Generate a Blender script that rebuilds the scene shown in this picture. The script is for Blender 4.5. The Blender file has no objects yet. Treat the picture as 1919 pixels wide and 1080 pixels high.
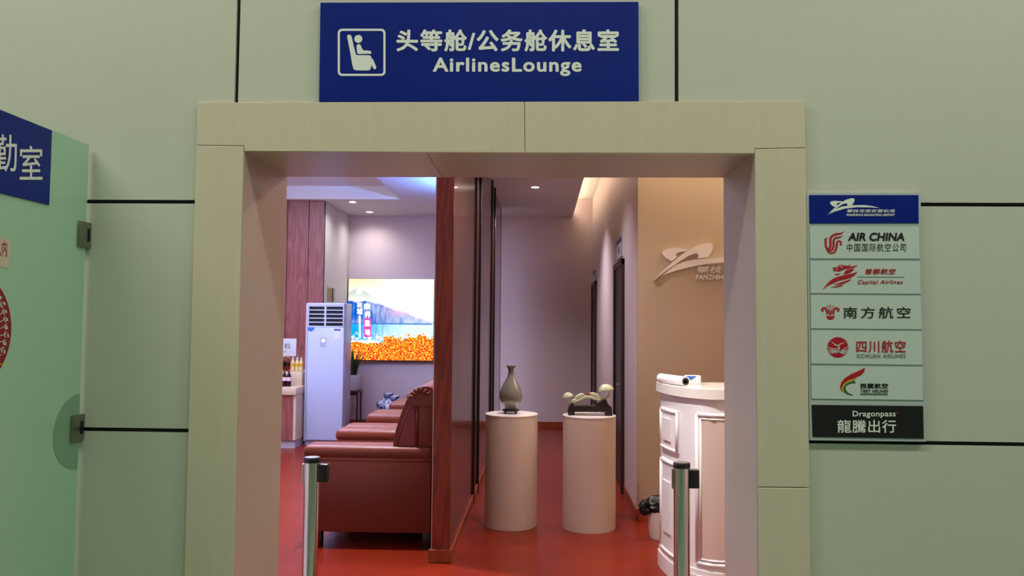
import bpy, bmesh, math, random
from mathutils import Vector, Matrix
from mathutils.geometry import tessellate_polygon
random.seed(7)
sc = bpy.context.scene
COL = sc.collection

# ------------------------------------------------------------------ camera
F, VX, VY, ROLL, HC = 1480.0, 1014.0, 612.0, 0.0071, 1.55
_Y = Vector((VX-959.5, -(VY-540), -F)).normalized()
_Z = Vector((math.sin(ROLL), math.cos(ROLL), 0)); _Z = (_Z - _Y*_Z.dot(_Y)).normalized()
_X = _Y.cross(_Z)
RB = Matrix((_X, _Y, _Z))                       # camera space -> world
cd = bpy.data.cameras.new('camera'); cam = bpy.data.objects.new('camera', cd); COL.objects.link(cam)
cd.sensor_width = 36; cd.lens = 36*F/1919; cd.clip_start = 0.05
cam.matrix_world = Matrix.Translation((0, 0, HC)) @ RB.to_4x4()
sc.camera = cam
def ray(px, py): return RB @ Vector((px-959.5, -(py-540), -F))
def at(px, py, Y):
    d = ray(px, py); t = Y/d.y
    return Vector((d.x*t, Y, HC+d.z*t))
def atx(px, py, X):
    d = ray(px, py); t = X/d.x
    return Vector((X, d.y*t, HC+d.z*t))

# ------------------------------------------------------------------ world, light, exposure
def lin(c):
    c = c/255.0
    return c/12.92 if c <= 0.04045 else ((c+0.055)/1.055)**2.4
def rgb(r, g, b): return (lin(r), lin(g), lin(b), 1.0)
w = bpy.data.worlds.new('world'); sc.world = w; w.use_nodes = True
w.node_tree.nodes['Background'].inputs[0].default_value = (0.82, 1.0, 0.88, 1)
w.node_tree.nodes['Background'].inputs[1].default_value = 0.08
def area(name, loc, size, power, col, rot=(0, 0, 0), spread=180):
    l = bpy.data.lights.new(name, 'AREA'); l.shape = 'RECTANGLE'; l.size, l.size_y = size; l.energy = power; l.color = col
    l.spread = math.radians(spread)
    o = bpy.data.objects.new(name, l); o.location = loc; o.rotation_euler = rot; COL.objects.link(o); return o
HALL = (1.0, 0.99, 0.86)
for i, (x, y, p) in enumerate([(-3.4, 1.1, 78), (0.0, 1.1, 40), (3.4, 1.1, 66), (-3.4, -3.0, 10), (0.0, -3.0, 16), (3.4, -3.0, 48)]):
    area('hall_lamp_light', (x, y, 4.75), (2.4, 0.35), p, HALL)
def spot(name, loc, power, col, ang=100, blend=1.0, rad=0.05):
    l = bpy.data.lights.new(name, 'SPOT'); l.energy = power; l.color = col; l.spot_size = math.radians(ang); l.spot_blend = blend
    l.shadow_soft_size = rad
    o = bpy.data.objects.new(name, l); o.location = loc; COL.objects.link(o); return o
sc.view_settings.view_transform = 'Standard'; sc.view_settings.look = 'None'
sc.view_settings.gamma = 1.0; sc.view_settings.use_curve_mapping = False
sc.view_settings.exposure = 0.0

# ------------------------------------------------------------------ materials
MATS = {}
def mat(name, col, rough=0.5, metal=0.0, spec=0.5, noise=0.0, nscale=8.0, bump=0.0, bscale=60.0, coat=0.0, emit=None, estr=0.0, trans=0.0, stretch=(1, 1, 1)):
    m = bpy.data.materials.new(name); m.use_nodes = True
    nt = m.node_tree; b = nt.nodes['Principled BSDF']
    b.inputs['Base Color'].default_value = col; b.inputs['Roughness'].default_value = rough
    b.inputs['Metallic'].default_value = metal; b.inputs['Specular IOR Level'].default_value = spec
    b.inputs['Coat Weight'].default_value = coat; b.inputs['Transmission Weight'].default_value = trans
    if emit: b.inputs['Emission Color'].default_value = emit; b.inputs['Emission Strength'].default_value = estr
    if noise or bump:
        tc = nt.nodes.new('ShaderNodeTexCoord'); mp = nt.nodes.new('ShaderNodeMapping'); mp.inputs['Scale'].default_value = stretch
        nt.links.new(tc.outputs['Object'], mp.inputs['Vector'])
    if noise:
        n = nt.nodes.new('ShaderNodeTexNoise'); n.inputs['Scale'].default_value = nscale; n.inputs['Detail'].default_value = 5
        nt.links.new(mp.outputs[0], n.inputs['Vector'])
        mx = nt.nodes.new('ShaderNodeMix'); mx.data_type = 'RGBA'
        mx.inputs['A'].default_value = tuple(c*(1-noise) for c in col[:3])+(1,); mx.inputs['B'].default_value = tuple(min(1, c*(1+noise)) for c in col[:3])+(1,)
        nt.links.new(n.outputs['Fac'], mx.inputs['Factor']); nt.links.new(mx.outputs['Result'], b.inputs['Base Color'])
    if bump:
        n2 = nt.nodes.new('ShaderNodeTexNoise'); n2.inputs['Scale'].default_value = bscale; n2.inputs['Detail'].default_value = 3
        nt.links.new(mp.outputs[0], n2.inputs['Vector'])
        bp = nt.nodes.new('ShaderNodeBump'); bp.inputs['Strength'].default_value = bump; bp.inputs['Distance'].default_value = 0.01
        nt.links.new(n2.outputs['Fac'], bp.inputs['Height']); nt.links.new(bp.outputs[0], b.inputs['Normal'])
    MATS[name] = m; return m
def wood(name, c1, c2, rough=0.4, scale=6.0, coat=0.0, figure=0.5, axis='Z', spec=0.5):
    """vertical-grain veneer: stretched noise streaks plus long cathedral figure"""
    m = bpy.data.materials.new(name); m.use_nodes = True; nt = m.node_tree; b = nt.nodes['Principled BSDF']
    b.inputs['Roughness'].default_value = rough; b.inputs['Coat Weight'].default_value = coat; b.inputs['Specular IOR Level'].default_value = spec
    tc = nt.nodes.new('ShaderNodeTexCoord')
    def mapped(s):
        mp = nt.nodes.new('ShaderNodeMapping'); mp.inputs['Scale'].default_value = s
        nt.links.new(tc.outputs['Object'], mp.inputs['Vector']); return mp.outputs[0]
    k = {'Z': (1, 1, .05), 'X': (.05, 1, 1), 'Y': (1, .05, 1)}[axis]
    n = nt.nodes.new('ShaderNodeTexNoise'); n.inputs['Scale'].default_value = scale*14; n.inputs['Detail'].default_value = 4
    nt.links.new(mapped(k), n.inputs['Vector'])
    wv = nt.nodes.new('ShaderNodeTexNoise'); wv.inputs['Scale'].default_value = scale*0.9; wv.inputs['Detail'].default_value = 1
    k2 = tuple(v if v == 1 else .16 for v in k)
    nt.links.new(mapped(k2), wv.inputs['Vector'])
    ml = nt.nodes.new('ShaderNodeMath'); ml.operation = 'MULTIPLY'; ml.inputs[1].default_value = 16
    nt.links.new(wv.outputs['Fac'], ml.inputs[0])
    fr = nt.nodes.new('ShaderNodeMath'); fr.operation = 'PINGPONG'; fr.inputs[1].default_value = 1; nt.links.new(ml.outputs[0], fr.inputs[0])
    mx = nt.nodes.new('ShaderNodeMix'); mx.data_type = 'FLOAT'; mx.inputs['Factor'].default_value = figure
    nt.links.new(n.outputs['Fac'], mx.inputs[2]); nt.links.new(fr.outputs[0], mx.inputs[3])
    cr = nt.nodes.new('ShaderNodeValToRGB'); cr.color_ramp.elements[0].position = .15; cr.color_ramp.elements[1].position = .85
    cr.color_ramp.elements[0].color = c1; cr.color_ramp.elements[1].color = c2
    nt.links.new(mx.outputs[0], cr.inputs['Fac']); nt.links.new(cr.outputs['Color'], b.inputs['Base Color'])
    MATS[name] = m; return m
M = MATS
mat('wall_green', rgb(204, 208, 191), .38, spec=.4, noise=.02, nscale=2)
mat('gap_black', rgb(8, 9, 8), .7)
mat('casing', rgb(218, 205, 182), .42, spec=.4, noise=.05, nscale=50, stretch=(1, 1, .04))
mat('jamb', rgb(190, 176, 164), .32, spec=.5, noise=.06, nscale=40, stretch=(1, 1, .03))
mat('sign_blue', rgb(2, 33, 132), .34, spec=.25, noise=.22, nscale=1.4)
mat('print_white', rgb(240, 244, 236), .5)
mat('print_black', rgb(14, 14, 14), .5)
mat('print_red', rgb(184, 12, 34), .5)
mat('roundel_red', rgb(150, 8, 30), .5)
mat('print_grey', rgb(120, 124, 120), .5)
mat('print_yellow', rgb(222, 180, 36), .5)
mat('print_green', rgb(30, 110, 40), .5)
mat('board_white', rgb(206, 220, 212), .4)
mat('board_frame', rgb(205, 214, 214), .3, metal=.2)
mat('strip_edge', rgb(140, 152, 146), .5)
mat('chrome', rgb(206, 206, 200), .12, metal=1.0)
mat('black_plastic', rgb(14, 14, 15), .4)
mat('steel', rgb(150, 152, 140), .32, metal=1.0)
mat('glass_green', rgb(188, 230, 200), .22, spec=.5, trans=.12)
mat('glass_dark', rgb(138, 176, 146), .3, spec=.5)
mat('glass_edge', rgb(200, 226, 204), .25)
wood('wood_red', rgb(98, 30, 16), rgb(148, 62, 40), .38, 8, figure=.38)
wood('wood_pink', rgb(116, 54, 50), rgb(158, 92, 84), .4, 7, figure=.42)
wood('wood_dark', rgb(78, 44, 36), rgb(96, 58, 48), .2, 5, figure=.12, coat=.3)
wood('skirting', rgb(130, 56, 28), rgb(164, 78, 42), .35, 4, axis='Y')
mat('wall_mauve', rgb(214, 198, 202), .7, spec=.2, noise=.02)
mat('wall_tan', rgb(194, 173, 146), .55, spec=.3, noise=.02)
mat('wall_grey', rgb(206, 200, 196), .6, spec=.25, noise=.02)
mat('ceiling_white', rgb(226, 224, 224), .8, spec=.1)
mat('door_black', rgb(16, 10, 10), .35)
wood('door_brown', rgb(50, 28, 22), rgb(72, 42, 34), .4, 5)
mat('leather', rgb(106, 46, 29), .40, spec=.35, noise=.08, nscale=9, bump=.12, bscale=90)
mat('leather_red', rgb(120, 34, 46), .4, spec=.5, noise=.06, nscale=9, bump=.1, bscale=90)
mat('leg_black', rgb(20, 12, 12), .4)
mat('pedestal', rgb(226, 208, 190), .45, noise=.02)
mat('pedestal_top', rgb(232, 224, 218), .35)
mat('celadon', rgb(122, 120, 108), .16, noise=.10, nscale=14, coat=.5)
mat('dark_wood', rgb(30, 14, 12), .35)
mat('jade', rgb(204, 212, 170), .28, spec=.5, noise=.08, nscale=20, coat=.3)
mat('jade_red', rgb(150, 44, 24), .35)
mat('desk_white', rgb(232, 226, 224), .22, coat=.3)
mat('desk_panel', rgb(206, 182, 168), .3, coat=.2)
mat('desk_top', rgb(226, 218, 208), .2, noise=.12, nscale=6)
mat('paper', rgb(236, 234, 238), .5)
mat('core', rgb(52, 48, 48), .7)
mat('box_blue', rgb(50, 112, 190), .5)
mat('bin_white', rgb(220, 206, 196), .4)
mat('bag_black', rgb(10, 9, 9), .3, bump=.5, bscale=30)
mat('ac_white', rgb(184, 192, 220), .3)
mat('ac_side', rgb(170, 174, 200), .35)
mat('ac_grey', rgb(170, 172, 192), .4)
mat('grille_dark', rgb(8, 8, 12), .6)
mat('plaque', rgb(214, 214, 222), .4)
mat('plaque_blue', rgb(40, 52, 120), .4)
mat('logo_plate', rgb(250, 240, 230), .4)
mat('counter_beige', rgb(206, 180, 150), .35, noise=.05, nscale=10)
mat('kick', rgb(178, 170, 178), .5)
mat('cola', rgb(28, 10, 10), .12)
mat('cola_label', rgb(176, 22, 30), .4)
mat('cola_band', rgb(226, 190, 200), .4)
mat('cap_yellow', rgb(214, 160, 50), .4)
mat('tea', rgb(92, 28, 16), .12)
mat('cream_drink', rgb(222, 196, 140), .2)
mat('porcelain', rgb(206, 210, 226), .15)
mat('leaf', rgb(34, 62, 26), .4, noise=.4, nscale=12)
mat('pot', rgb(220, 224, 240), .25)
mat('table_wood', rgb(74, 34, 22), .35)
mat('hall_floor', rgb(130, 158, 134), .25, noise=.04)
mat('hall_wall', rgb(190, 196, 182), .6)
mat('socket', rgb(228, 224, 232), .4)
mat('niche', rgb(150, 120, 70), .6)

# floor: satin red laminate boards running into the room
def floor_mat():
    m = bpy.data.materials.new('floor_red'); m.use_nodes = True; nt = m.node_tree; b = nt.nodes['Principled BSDF']
    tc = nt.nodes.new('ShaderNodeTexCoord')
    mp = nt.nodes.new('ShaderNodeMapping'); nt.links.new(tc.outputs['Object'], mp.inputs['Vector'])
    br = nt.nodes.new('ShaderNodeTexBrick'); nt.links.new(mp.outputs[0], br.inputs['Vector'])
    br.inputs['Color1'].default_value = rgb(116, 32, 14); br.inputs['Color2'].default_value = rgb(124, 37, 17); br.inputs['Mortar'].default_value = rgb(92, 24, 12)
    br.inputs['Scale'].default_value = 1; br.inputs['Mortar Size'].default_value = .0015; br.inputs['Brick Width'].default_value = 1.2; br.inputs['Row Height'].default_value = .19
    n = nt.nodes.new('ShaderNodeTexNoise'); n.inputs['Scale'].default_value = 30; n.inputs['Detail'].default_value = 4
    mp2 = nt.nodes.new('ShaderNodeMapping'); mp2.inputs['Scale'].default_value = (.08, 1, 1)
    nt.links.new(tc.outputs['Object'], mp2.inputs['Vector']); nt.links.new(mp2.outputs[0], n.inputs['Vector'])
    hs = nt.nodes.new('ShaderNodeHueSaturation'); mr = nt.nodes.new('ShaderNodeMapRange')
    mr.inputs['To Min'].default_value = .85; mr.inputs['To Max'].default_value = 1.15
    nt.links.new(n.outputs['Fac'], mr.inputs['Value']); nt.links.new(mr.outputs[0], hs.inputs['Value'])
    nt.links.new(br.outputs['Color'], hs.inputs['Color']); nt.links.new(hs.outputs[0], b.inputs['Base Color'])
    b.inputs['Roughness'].default_value = .3; b.inputs['Specular IOR Level'].default_value = .2
    MATS['floor_red'] = m
floor_mat()

# ------------------------------------------------------------------ mesh helpers
def newbm(): return bmesh.new()
def obj(name, bm, m, parent=None, smooth=False):
    me = bpy.data.meshes.new(name)
    bmesh.ops.recalc_face_normals(bm, faces=bm.faces[:])
    bm.to_mesh(me); bm.free()
    me.materials.append(M[m] if isinstance(m, str) else m)
    o = bpy.data.objects.new(name, me); COL.objects.link(o)
    if parent: o.parent = parent
    if smooth:
        for p in me.polygons: p.use_smooth = True
        if smooth is not True: me.set_sharp_from_angle(angle=math.radians(smooth))
    return o
def tag(o, label, cat, group=None):
    o['label'] = label; o['category'] = cat
    if group: o['group'] = group
    return o
def struct(o): o['kind'] = 'structure'; return o
def empty(name, loc=(0, 0, 0)):
    o = bpy.data.objects.new(name, None); o.empty_display_size = .05; COL.objects.link(o); o.location = loc; return o
def thing(name, label, cat, loc=(0, 0, 0), group=None): return tag(empty(name, loc), label, cat, group)
def box(bm, x0, x1, y0, y1, z0, z1, bev=0, seg=2):
    ret = bmesh.ops.create_cube(bm, size=1)
    vs = ret['verts']
    for v in vs:
        v.co = Vector(((x0+x1)/2+v.co.x*(x1-x0), (y0+y1)/2+v.co.y*(y1-y0), (z0+z1)/2+v.co.z*(z1-z0)))
    if bev:
        es = list({e for v in vs for e in v.link_edges})
        bmesh.ops.bevel(bm, geom=es, offset=bev, segments=seg, profile=.5, affect='EDGES')
    return bm
def boxobj(name, dims, m, parent=None, bev=0, seg=2, loc=None):
    """dims in world; children of located empties get local dims by subtracting the parent's location"""
    x0, x1, y0, y1, z0, z1 = dims
    if parent is not None:
        L = parent_loc(parent); x0 -= L.x; x1 -= L.x; y0 -= L.y; y1 -= L.y; z0 -= L.z; z1 -= L.z
    bm = newbm(); box(bm, x0, x1, y0, y1, z0, z1, bev, seg)
    return obj(name, bm, m, parent, smooth=40 if bev else False)
def parent_loc(p):
    L = Vector((0, 0, 0))
    while p is not None: L += p.location; p = p.parent
    return L
def lathe(bm, prof, cx=0, cy=0, cz=0, n=32, a0=0, a1=2*math.pi, sx=1, sy=1):
    full = abs(a1-a0-2*math.pi) < 1e-6; k = n if full else n+1; rows = []
    for r, z in prof:
        if r < 1e-6: rows.append([bm.verts.new((cx, cy, cz+z))])
        else: rows.append([bm.verts.new((cx+r*sx*math.cos(a0+(a1-a0)*i/n), cy+r*sy*math.sin(a0+(a1-a0)*i/n), cz+z)) for i in range(k)])
    for A, B in zip(rows, rows[1:]):
        for i in range(n):
            j = (i+1) % k
            if len(A) == 1 and len(B) == 1: continue
            if len(A) == 1: bm.faces.new((A[0], B[i], B[j]))
            elif len(B) == 1: bm.faces.new((A[i], A[j], B[0]))
            else: bm.faces.new((A[i], A[j], B[j], B[i]))
    return bm
def spline(pts, n=6, closed=True):
    out = []; N = len(pts); rng = range(N if closed else N-1)
    for i in rng:
        g = lambda k: Vector(pts[k % N]) if closed else Vector(pts[max(0, min(N-1, k))])
        p0, p1, p2, p3 = g(i-1), g(i), g(i+1), g(i+2)
        for k in range(n):
            t = k/n
            out.append(.5*((2*p1)+(p2-p0)*t+(2*p0-5*p1+4*p2-p3)*t*t+(3*p1-p0-3*p2+p3)*t**3))
    if not closed: out.append(Vector(pts[-1]))
    return out
def tube(bm, pts, rad, n=10, flat=1.0):
    P = [Vector(p) for p in pts]; rows = []
    R = rad if isinstance(rad, (list, tuple)) else [rad]*len(P)
    up = Vector((0, 0, 1))
    for i, p in enumerate(P):
        d = (P[min(i+1, len(P)-1)]-P[max(i-1, 0)]).normalized()
        a = d.cross(up)
        if a.length < .05: a = d.cross(Vector((0, 1, 0)))
        a.normalize(); b = a.cross(d).normalized()
        rows.append([bm.verts.new(p+a*R[i]*flat*math.cos(2*math.pi*k/n)+b*R[i]*math.sin(2*math.pi*k/n)) for k in range(n)])
    for A, B in zip(rows, rows[1:]):
        for k in range(n): bm.faces.new((A[k], A[(k+1) % n], B[(k+1) % n], B[k]))
    bm.faces.new(rows[0][::-1]); bm.faces.new(rows[-1]); return bm
def polyface(bm, P3, thick=None):
    """filled outline of 3-D points; thick = vector for extrusion"""
    tris = tessellate_polygon([[Vector(p) for p in P3]])
    vs = [bm.verts.new(p) for p in P3]
    for t in tris:
        try: bm.faces.new([vs[i] for i in t])
        except ValueError: pass
    if thick is not None:
        v2 = [bm.verts.new(Vector(p)+thick) for p in P3]
        for t in tris:
            try: bm.faces.new([v2[i] for i in t][::-1])
            except ValueError: pass
        n = len(vs)
        for i in range(n): bm.faces.new((vs[i], vs[(i+1) % n], v2[(i+1) % n], v2[i]))
    return bm
# --- surfaces on which prints are laid: u,v (photo pixels) -> world point on the sign's own plane
def frontal(Y): return lambda u, v, lift=0.0: at(u, v, Y)+Vector((0, -lift, 0))
def side(X): return lambda u, v, lift=0.0: atx(u, v, X)+Vector((lift, 0, 0))
def zoom(S, ox, oy, s): return lambda u, v, lift=0.0: S(ox+u/s, oy+v/s, lift)
def shape(name, S, pts, m, parent, smooth=5, lift=.0008, thick=None):
    if smooth: pts = [(p.x, p.y) for p in spline([(a, b, 0) for a, b in pts], smooth)]
    L = parent_loc(parent)
    bm = newbm(); polyface(bm, [S(u, v, lift)-L for u, v in pts], thick)
    return obj(name, bm, m, parent)
def stroke_bm(bm, S, pts, wd, lift, L, smooth=5):
    P = spline([(a, b, 0) for a, b in pts], smooth, closed=False) if smooth else [Vector((a, b, 0)) for a, b in pts]
    W = wd if isinstance(wd, (list, tuple)) else [wd]*len(pts)
    A, B = [], []
    for i, p in enumerate(P):
        d = (P[min(i+1, len(P)-1)]-P[max(0, i-1)]); d = d/(d.length or 1); n = Vector((-d.y, d.x, 0))
        t = i/(len(P)-1)*(len(W)-1); k = min(int(t), len(W)-2) if len(W) > 1 else 0
        ww = W[k]+(W[k+1]-W[k])*(t-k) if len(W) > 1 else W[0]
        a, b = p+n*ww/2, p-n*ww/2
        A.append(bm.verts.new(S(a.x, a.y, lift)-L)); B.append(bm.verts.new(S(b.x, b.y, lift)-L))
    for i in range(len(P)-1): bm.faces.new((A[i], A[i+1], B[i+1], B[i]))
def strokes(name, S, lst, m, parent, lift=.0008, smooth=5):
    bm = newbm(); L = parent_loc(parent)
    for pts, wd in lst: stroke_bm(bm, S, pts, wd, lift, L, smooth)
    return obj(name, bm, m, parent)
def text(name, S, body, box_px, m, parent, bold=0.0, shear=0.0, lift=.0008, space=1.0, thick=None):
    """lettering fitted into the box (u0, v0, u1, v1) on surface S"""
    c = bpy.data.curves.new(name, 'FONT'); c.body = body; c.space_character = space; c.resolution_u = 3; c.shear = shear
    c.fill_mode = 'FRONT'
    if thick: c.extrude = .05; c.fill_mode = 'BOTH'
    o = bpy.data.objects.new(name, c); COL.objects.link(o)
    dg = bpy.context.evaluated_depsgraph_get(); dg.update()
    me = bpy.data.meshes.new_from_object(o.evaluated_get(dg))
    bpy.data.objects.remove(o); bpy.data.curves.remove(c)
    if bold > 0:
        bb = bmesh.new()
        for k_ in range(8 if not thick else 4):
            a_k = math.pi*2*k_/(8 if not thick else 4); n0 = len(bb.verts); bb.from_mesh(me); bb.verts.ensure_lookup_table()
            bmesh.ops.translate(bb, verts=bb.verts[n0:], vec=(bold*math.cos(a_k), bold*math.sin(a_k), .004*k_))
        bb.to_mesh(me); bb.free()
    xs = [v.co.x for v in me.vertices]; ys = [v.co.y for v in me.vertices]
    x0, x1, y0, y1 = min(xs), max(xs), min(ys), max(ys); u0, v0, u1, v1 = box_px
    L = parent_loc(parent)
    for v in me.vertices:
        u = u0+(v.co.x-x0)/(x1-x0)*(u1-u0); vv = v1-(v.co.y-y0)/(y1-y0)*(v1-v0)
        e = thick*(v.co.z+.05)/.1 if thick else v.co.z*.025
        v.co = S(u, vv, lift+e)-L
    me.materials.clear(); me.materials.append(M[m] if isinstance(m, str) else m)
    b = bmesh.new(); b.from_mesh(me); bmesh.ops.recalc_face_normals(b, faces=b.faces[:]); b.to_mesh(me); b.free()
    o = bpy.data.objects.new(name, me); COL.objects.link(o); o.parent = parent; return o
def quadbox(name, S, q, thick, m, parent, bev=0.0):
    """slab whose front face is the pixel quad q (tl, tr, br, bl) on S, going back by thick (vector)"""
    L = parent_loc(parent) if parent else Vector((0, 0, 0))
    bm = newbm(); P = [S(u, v)-L for u, v in q]; polyface(bm, P, thick)
    return obj(name, bm, m, parent)

# ================================================================== SETTING
YW, YR = 3.0, 3.49            # hall face of the entrance wall, inner end of the reveal
XL, XR = -1.149, 0.800       # jamb faces
ZT = 2.213                   # soffit of the opening
ZC = 3.26                    # lounge ceiling
YE = 12.2                    # end wall
# floors
f = boxobj('floor', (-5.0, 3.6, 3.02, 12.4, -.1, 0), 'floor_red'); struct(f)
f = boxobj('floor_hall', (-8, 8, -9, 3.02, -.1, 0), 'hall_floor'); struct(f)
# entrance wall: dark backing with the opening, panels in front of it
bm = newbm()
box(bm, -8, XL-.012, YW+.014, YR-.012, 0, 5); box(bm, XR+.012, 8, YW+.014, YR-.012, 0, 5); box(bm, XL-.012, XR+.012, YW+.014, YR-.012, ZT+.012, 5)
wall_front = struct(obj('wall_front', bm, 'gap_black'))
g = .0075
gx1 = (at(445, 95, YW).x); gx2 = at(1268, 95, YW).x
zl1, zl2 = at(265, 378, YW).z, at(250, 806, YW).z
zr1, zr2 = at(1823, 383.5, YW).z, at(1720, 830.5, YW).z
XCL, XCR = at(369, 192, YW).x+.05, at(1510, 190, YW).x-.05      # hidden behind the casing
ZH = ZT+.1
def panel(poly):
    bm = newbm(); polyface(bm, [Vector((x, YW, z)) for x, z in poly], Vector((0, .012, 0)))
    obj('panel', bm, 'wall_green', wall_front)
panel([(-8, zl1+g), (XCL, zl1+g), (XCL, ZH), (gx1-g, ZH), (gx1-g, 5), (-8, 5)])
panel([(gx1+g, ZH), (gx2-g, ZH), (gx2-g, 5), (gx1+g, 5)])
panel([(gx2+g, ZH), (XCR, ZH), (XCR, zr1+g), (8, zr1+g), (8, 5), (gx2+g, 5)])
panel([(-8, zl2+g), (XCL, zl2+g), (XCL, zl1-g), (-8, zl1-g)])
panel([(-8, 0), (XCL, 0), (XCL, zl2-g), (-8, zl2-g)])
panel([(XCR, zr2+g), (8, zr2+g), (8, zr1-g), (XCR, zr1-g)])
panel([(XCR, 0), (8, 0), (8, zr2-g), (XCR, zr2-g)])
# inner face of that wall
bm = newbm(); box(bm, -5, XL-.012, YR-.012, YR, 0, 3.7); box(bm, XR+.012, 3.6, YR-.012, YR, 0, 3.7); box(bm, XL-.012, XR+.012, YR-.012, YR, ZT+.012, 3.7)
struct(obj('wall_inner', bm, 'wall_grey'))
# casing boards round the opening
YC = 2.976
def casing(n, q):
    o = quadbox('trim_%d' % n, frontal(YC), q, Vector((0, YW-YC-.0005, 0)), 'casing', None); struct(o)
    mod = o.modifiers.new('b', 'BEVEL'); mod.width = .002; mod.segments = 1; mod.limit_method = 'ANGLE'
casing(1, [(368.5, 192), (982.5, 190.5), (983.5, 286), (458, 283), (457, 272.5), (368, 271.5)])
casing(2, [(983.5, 190.5), (1509, 189.5), (1510, 276.5), (1414, 278), (1414, 288), (984.5, 286.5)])
casing(3, [(368, 272.5), (456.5, 273.5), (437, 1080), (430, 1330), (338, 1330), (345, 1080)])
casing(4, [(1415, 279), (1510, 277.5), (1517, 914), (1420, 913)])
casing(5, [(1420, 914.5), (1517, 915.5), (1522, 1330), (1424, 1330)])
# reveal lining
struct(boxobj('trim_6', (XL-.012, XL, YC+.003, YR+.002, 0, ZT), 'jamb'))
struct(boxobj('trim_7', (XR, XR+.012, YC+.003, YR+.002, 0, ZT), 'jamb'))
xs = at(800, 285, YW).x
struct(boxobj('trim_8', (XL, xs-.0015, YC+.003, YR+.002, ZT, ZT+.012), 'jamb'))
struct(boxobj('trim_9', (xs+.0015, XR, YC+.003, YR+.002, ZT, ZT+.012), 'jamb'))

# lounge shell
XPR, XPL, YP0, YP1 = -.587, -.706, 5.23, 11.35          # partition
XCW = .784; YT = 6.45                                    # corridor wall face, reception wall face
XS, YWD = -3.0, 10.75                                   # lounge side wall, wood wall
struct(boxobj('wall_back', (-5, 1.2, YE, YE+.12, 0, 3.7), 'wall_mauve'))
struct(boxobj('wall_left', (XS-.12, XS, YWD+.05, YE, 0, 3.5), 'wall_grey'))
wl = struct(boxobj('wall_wood', (-5, XS, YWD, YWD+.05, 0, ZC), 'gap_black'))
x = -3.0
for wd in (.215, .30, .30, .30, .30, .30):
    boxobj('panel', (x-wd+.007, x, YWD-.014, YWD, .0, ZC), 'wood_pink', wl, bev=.002, seg=1); x -= wd
struct(boxobj('wall_side', (-5.1, -5, YR, YE, 0, 3.7), 'wall_grey'))
struct(boxobj('wall_corridor', (XCW, XCW+.1, YT+.06, YE, 0, 3.7), 'wall_mauve'))
struct(boxobj('wall_reception', (XCW, 3.6, YT, YT+.06, 0, 3.7), 'wall_tan'))
struct(boxobj('wall_right', (3.5, 3.6, YR, YT, 0, 3.7), 'wall_tan'))
# partition with veneer panels
pt = struct(boxobj('wall_partition', (XPL+.01, XPR-.012, YP0+.012, YP1, 0, ZC), 'gap_black'))
boxobj('end_panel', (XPL, XPR, YP0, YP0+.012, 0, ZC), 'wood_red', pt)
yf = [atx(q, 600, XPR).y for q in (889, 897, 919.5, 924.5)]
yg = [YP0+.0125]+yf+[YP1]
for a, b_ in zip(yg, yg[1:]):
    boxobj('panel', (XPR-.012, XPR, a+.016*(a != yg[0]), b_-.016*(b_ != YP1), 0, ZC), 'wood_dark', pt, bev=.002, seg=1)
for y in yf: boxobj('fin', (XPR-.012, XPR+.017, y-.012, y+.012, .0, ZC), 'door_black', pt, bev=.002, seg=1)
boxobj('end_post', (XPR-.012, XPR+.004, YP1, YP1+.02, 0, ZC), 'door_black', pt)
boxobj('panel', (XPL, XPL+.01, YP0+.0125, YP1, 0, ZC), 'wood_pink', pt)
boxobj('edge_bead', (XPL-.005, XPL, YP0+.002, YP0+.02, 0, ZC), 'wall_grey', pt)
bm = newbm(); box(bm, XPL-.02, XPR+.012, YP0-.012, YP0, 0, .085, .003, 1); [box(bm, XPR, XPR+.012, a_+.0125*(a_ != YP0), b_q-.0125, 0, .085, .003, 1) for a_, b_q in zip([YP0]+yf, yf+[YP1])]
struct(obj('baseboard_partition', bm, 'skirting'))
struct(boxobj('baseboard_back', (XS, XCW, YE-.015, YE, 0, .09), 'skirting'))
struct(boxobj('baseboard_reception', (XCW-.002, 3.5, YT-.015, YT, 0, .09), 'skirting'))
struct(boxobj('baseboard_corridor', (XCW-.012, XCW, YT, 7.42, 0, .09), 'skirting'))
struct(boxobj('baseboard_corridor_far', (XCW-.012, XCW, 8.40, 11.16, 0, .09), 'skirting'))
# ceilings
RX0, RX1, RY0, RY1 = -4.2, -1.92, 5.0, 10.6
bm = newbm()
box(bm, RX1, XPL, YR, YE, ZC, ZC+.18); box(bm, -5, RX0, YR, YE, ZC, ZC+.18)
box(bm, RX0, RX1, RY1, YE, ZC, ZC+.18); box(bm, RX0, RX1, YR, RY0, ZC, ZC+.18)
struct(obj('ceiling_lounge', bm, 'ceiling_white'))
struct(boxobj('ceiling_recess', (-5, XPL, YR, YE, ZC+.18, ZC+.24), 'ceiling_white'))
XSO = .48
struct(boxobj('ceiling_corridor', (XPL, XSO, YR, YE, ZC, ZC+.08), 'ceiling_white'))
struct(boxobj('ceiling_cove', (XPL, 3.6, YR, YE, 3.53, 3.6), 'ceiling_white'))
struct(boxobj('ceiling_roof', (-5.1, 3.6, YR, YE+.12, 3.7, 3.75), 'ceiling_white'))
# hall shell
struct(boxobj('ceiling_hall', (-8, 8, -9, 3, 5, 5.1), 'hall_wall'))
struct(boxobj('wall_hall_back', (-8, 8, -9.1, -9, 0, 5), 'hall_wall'))
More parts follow.
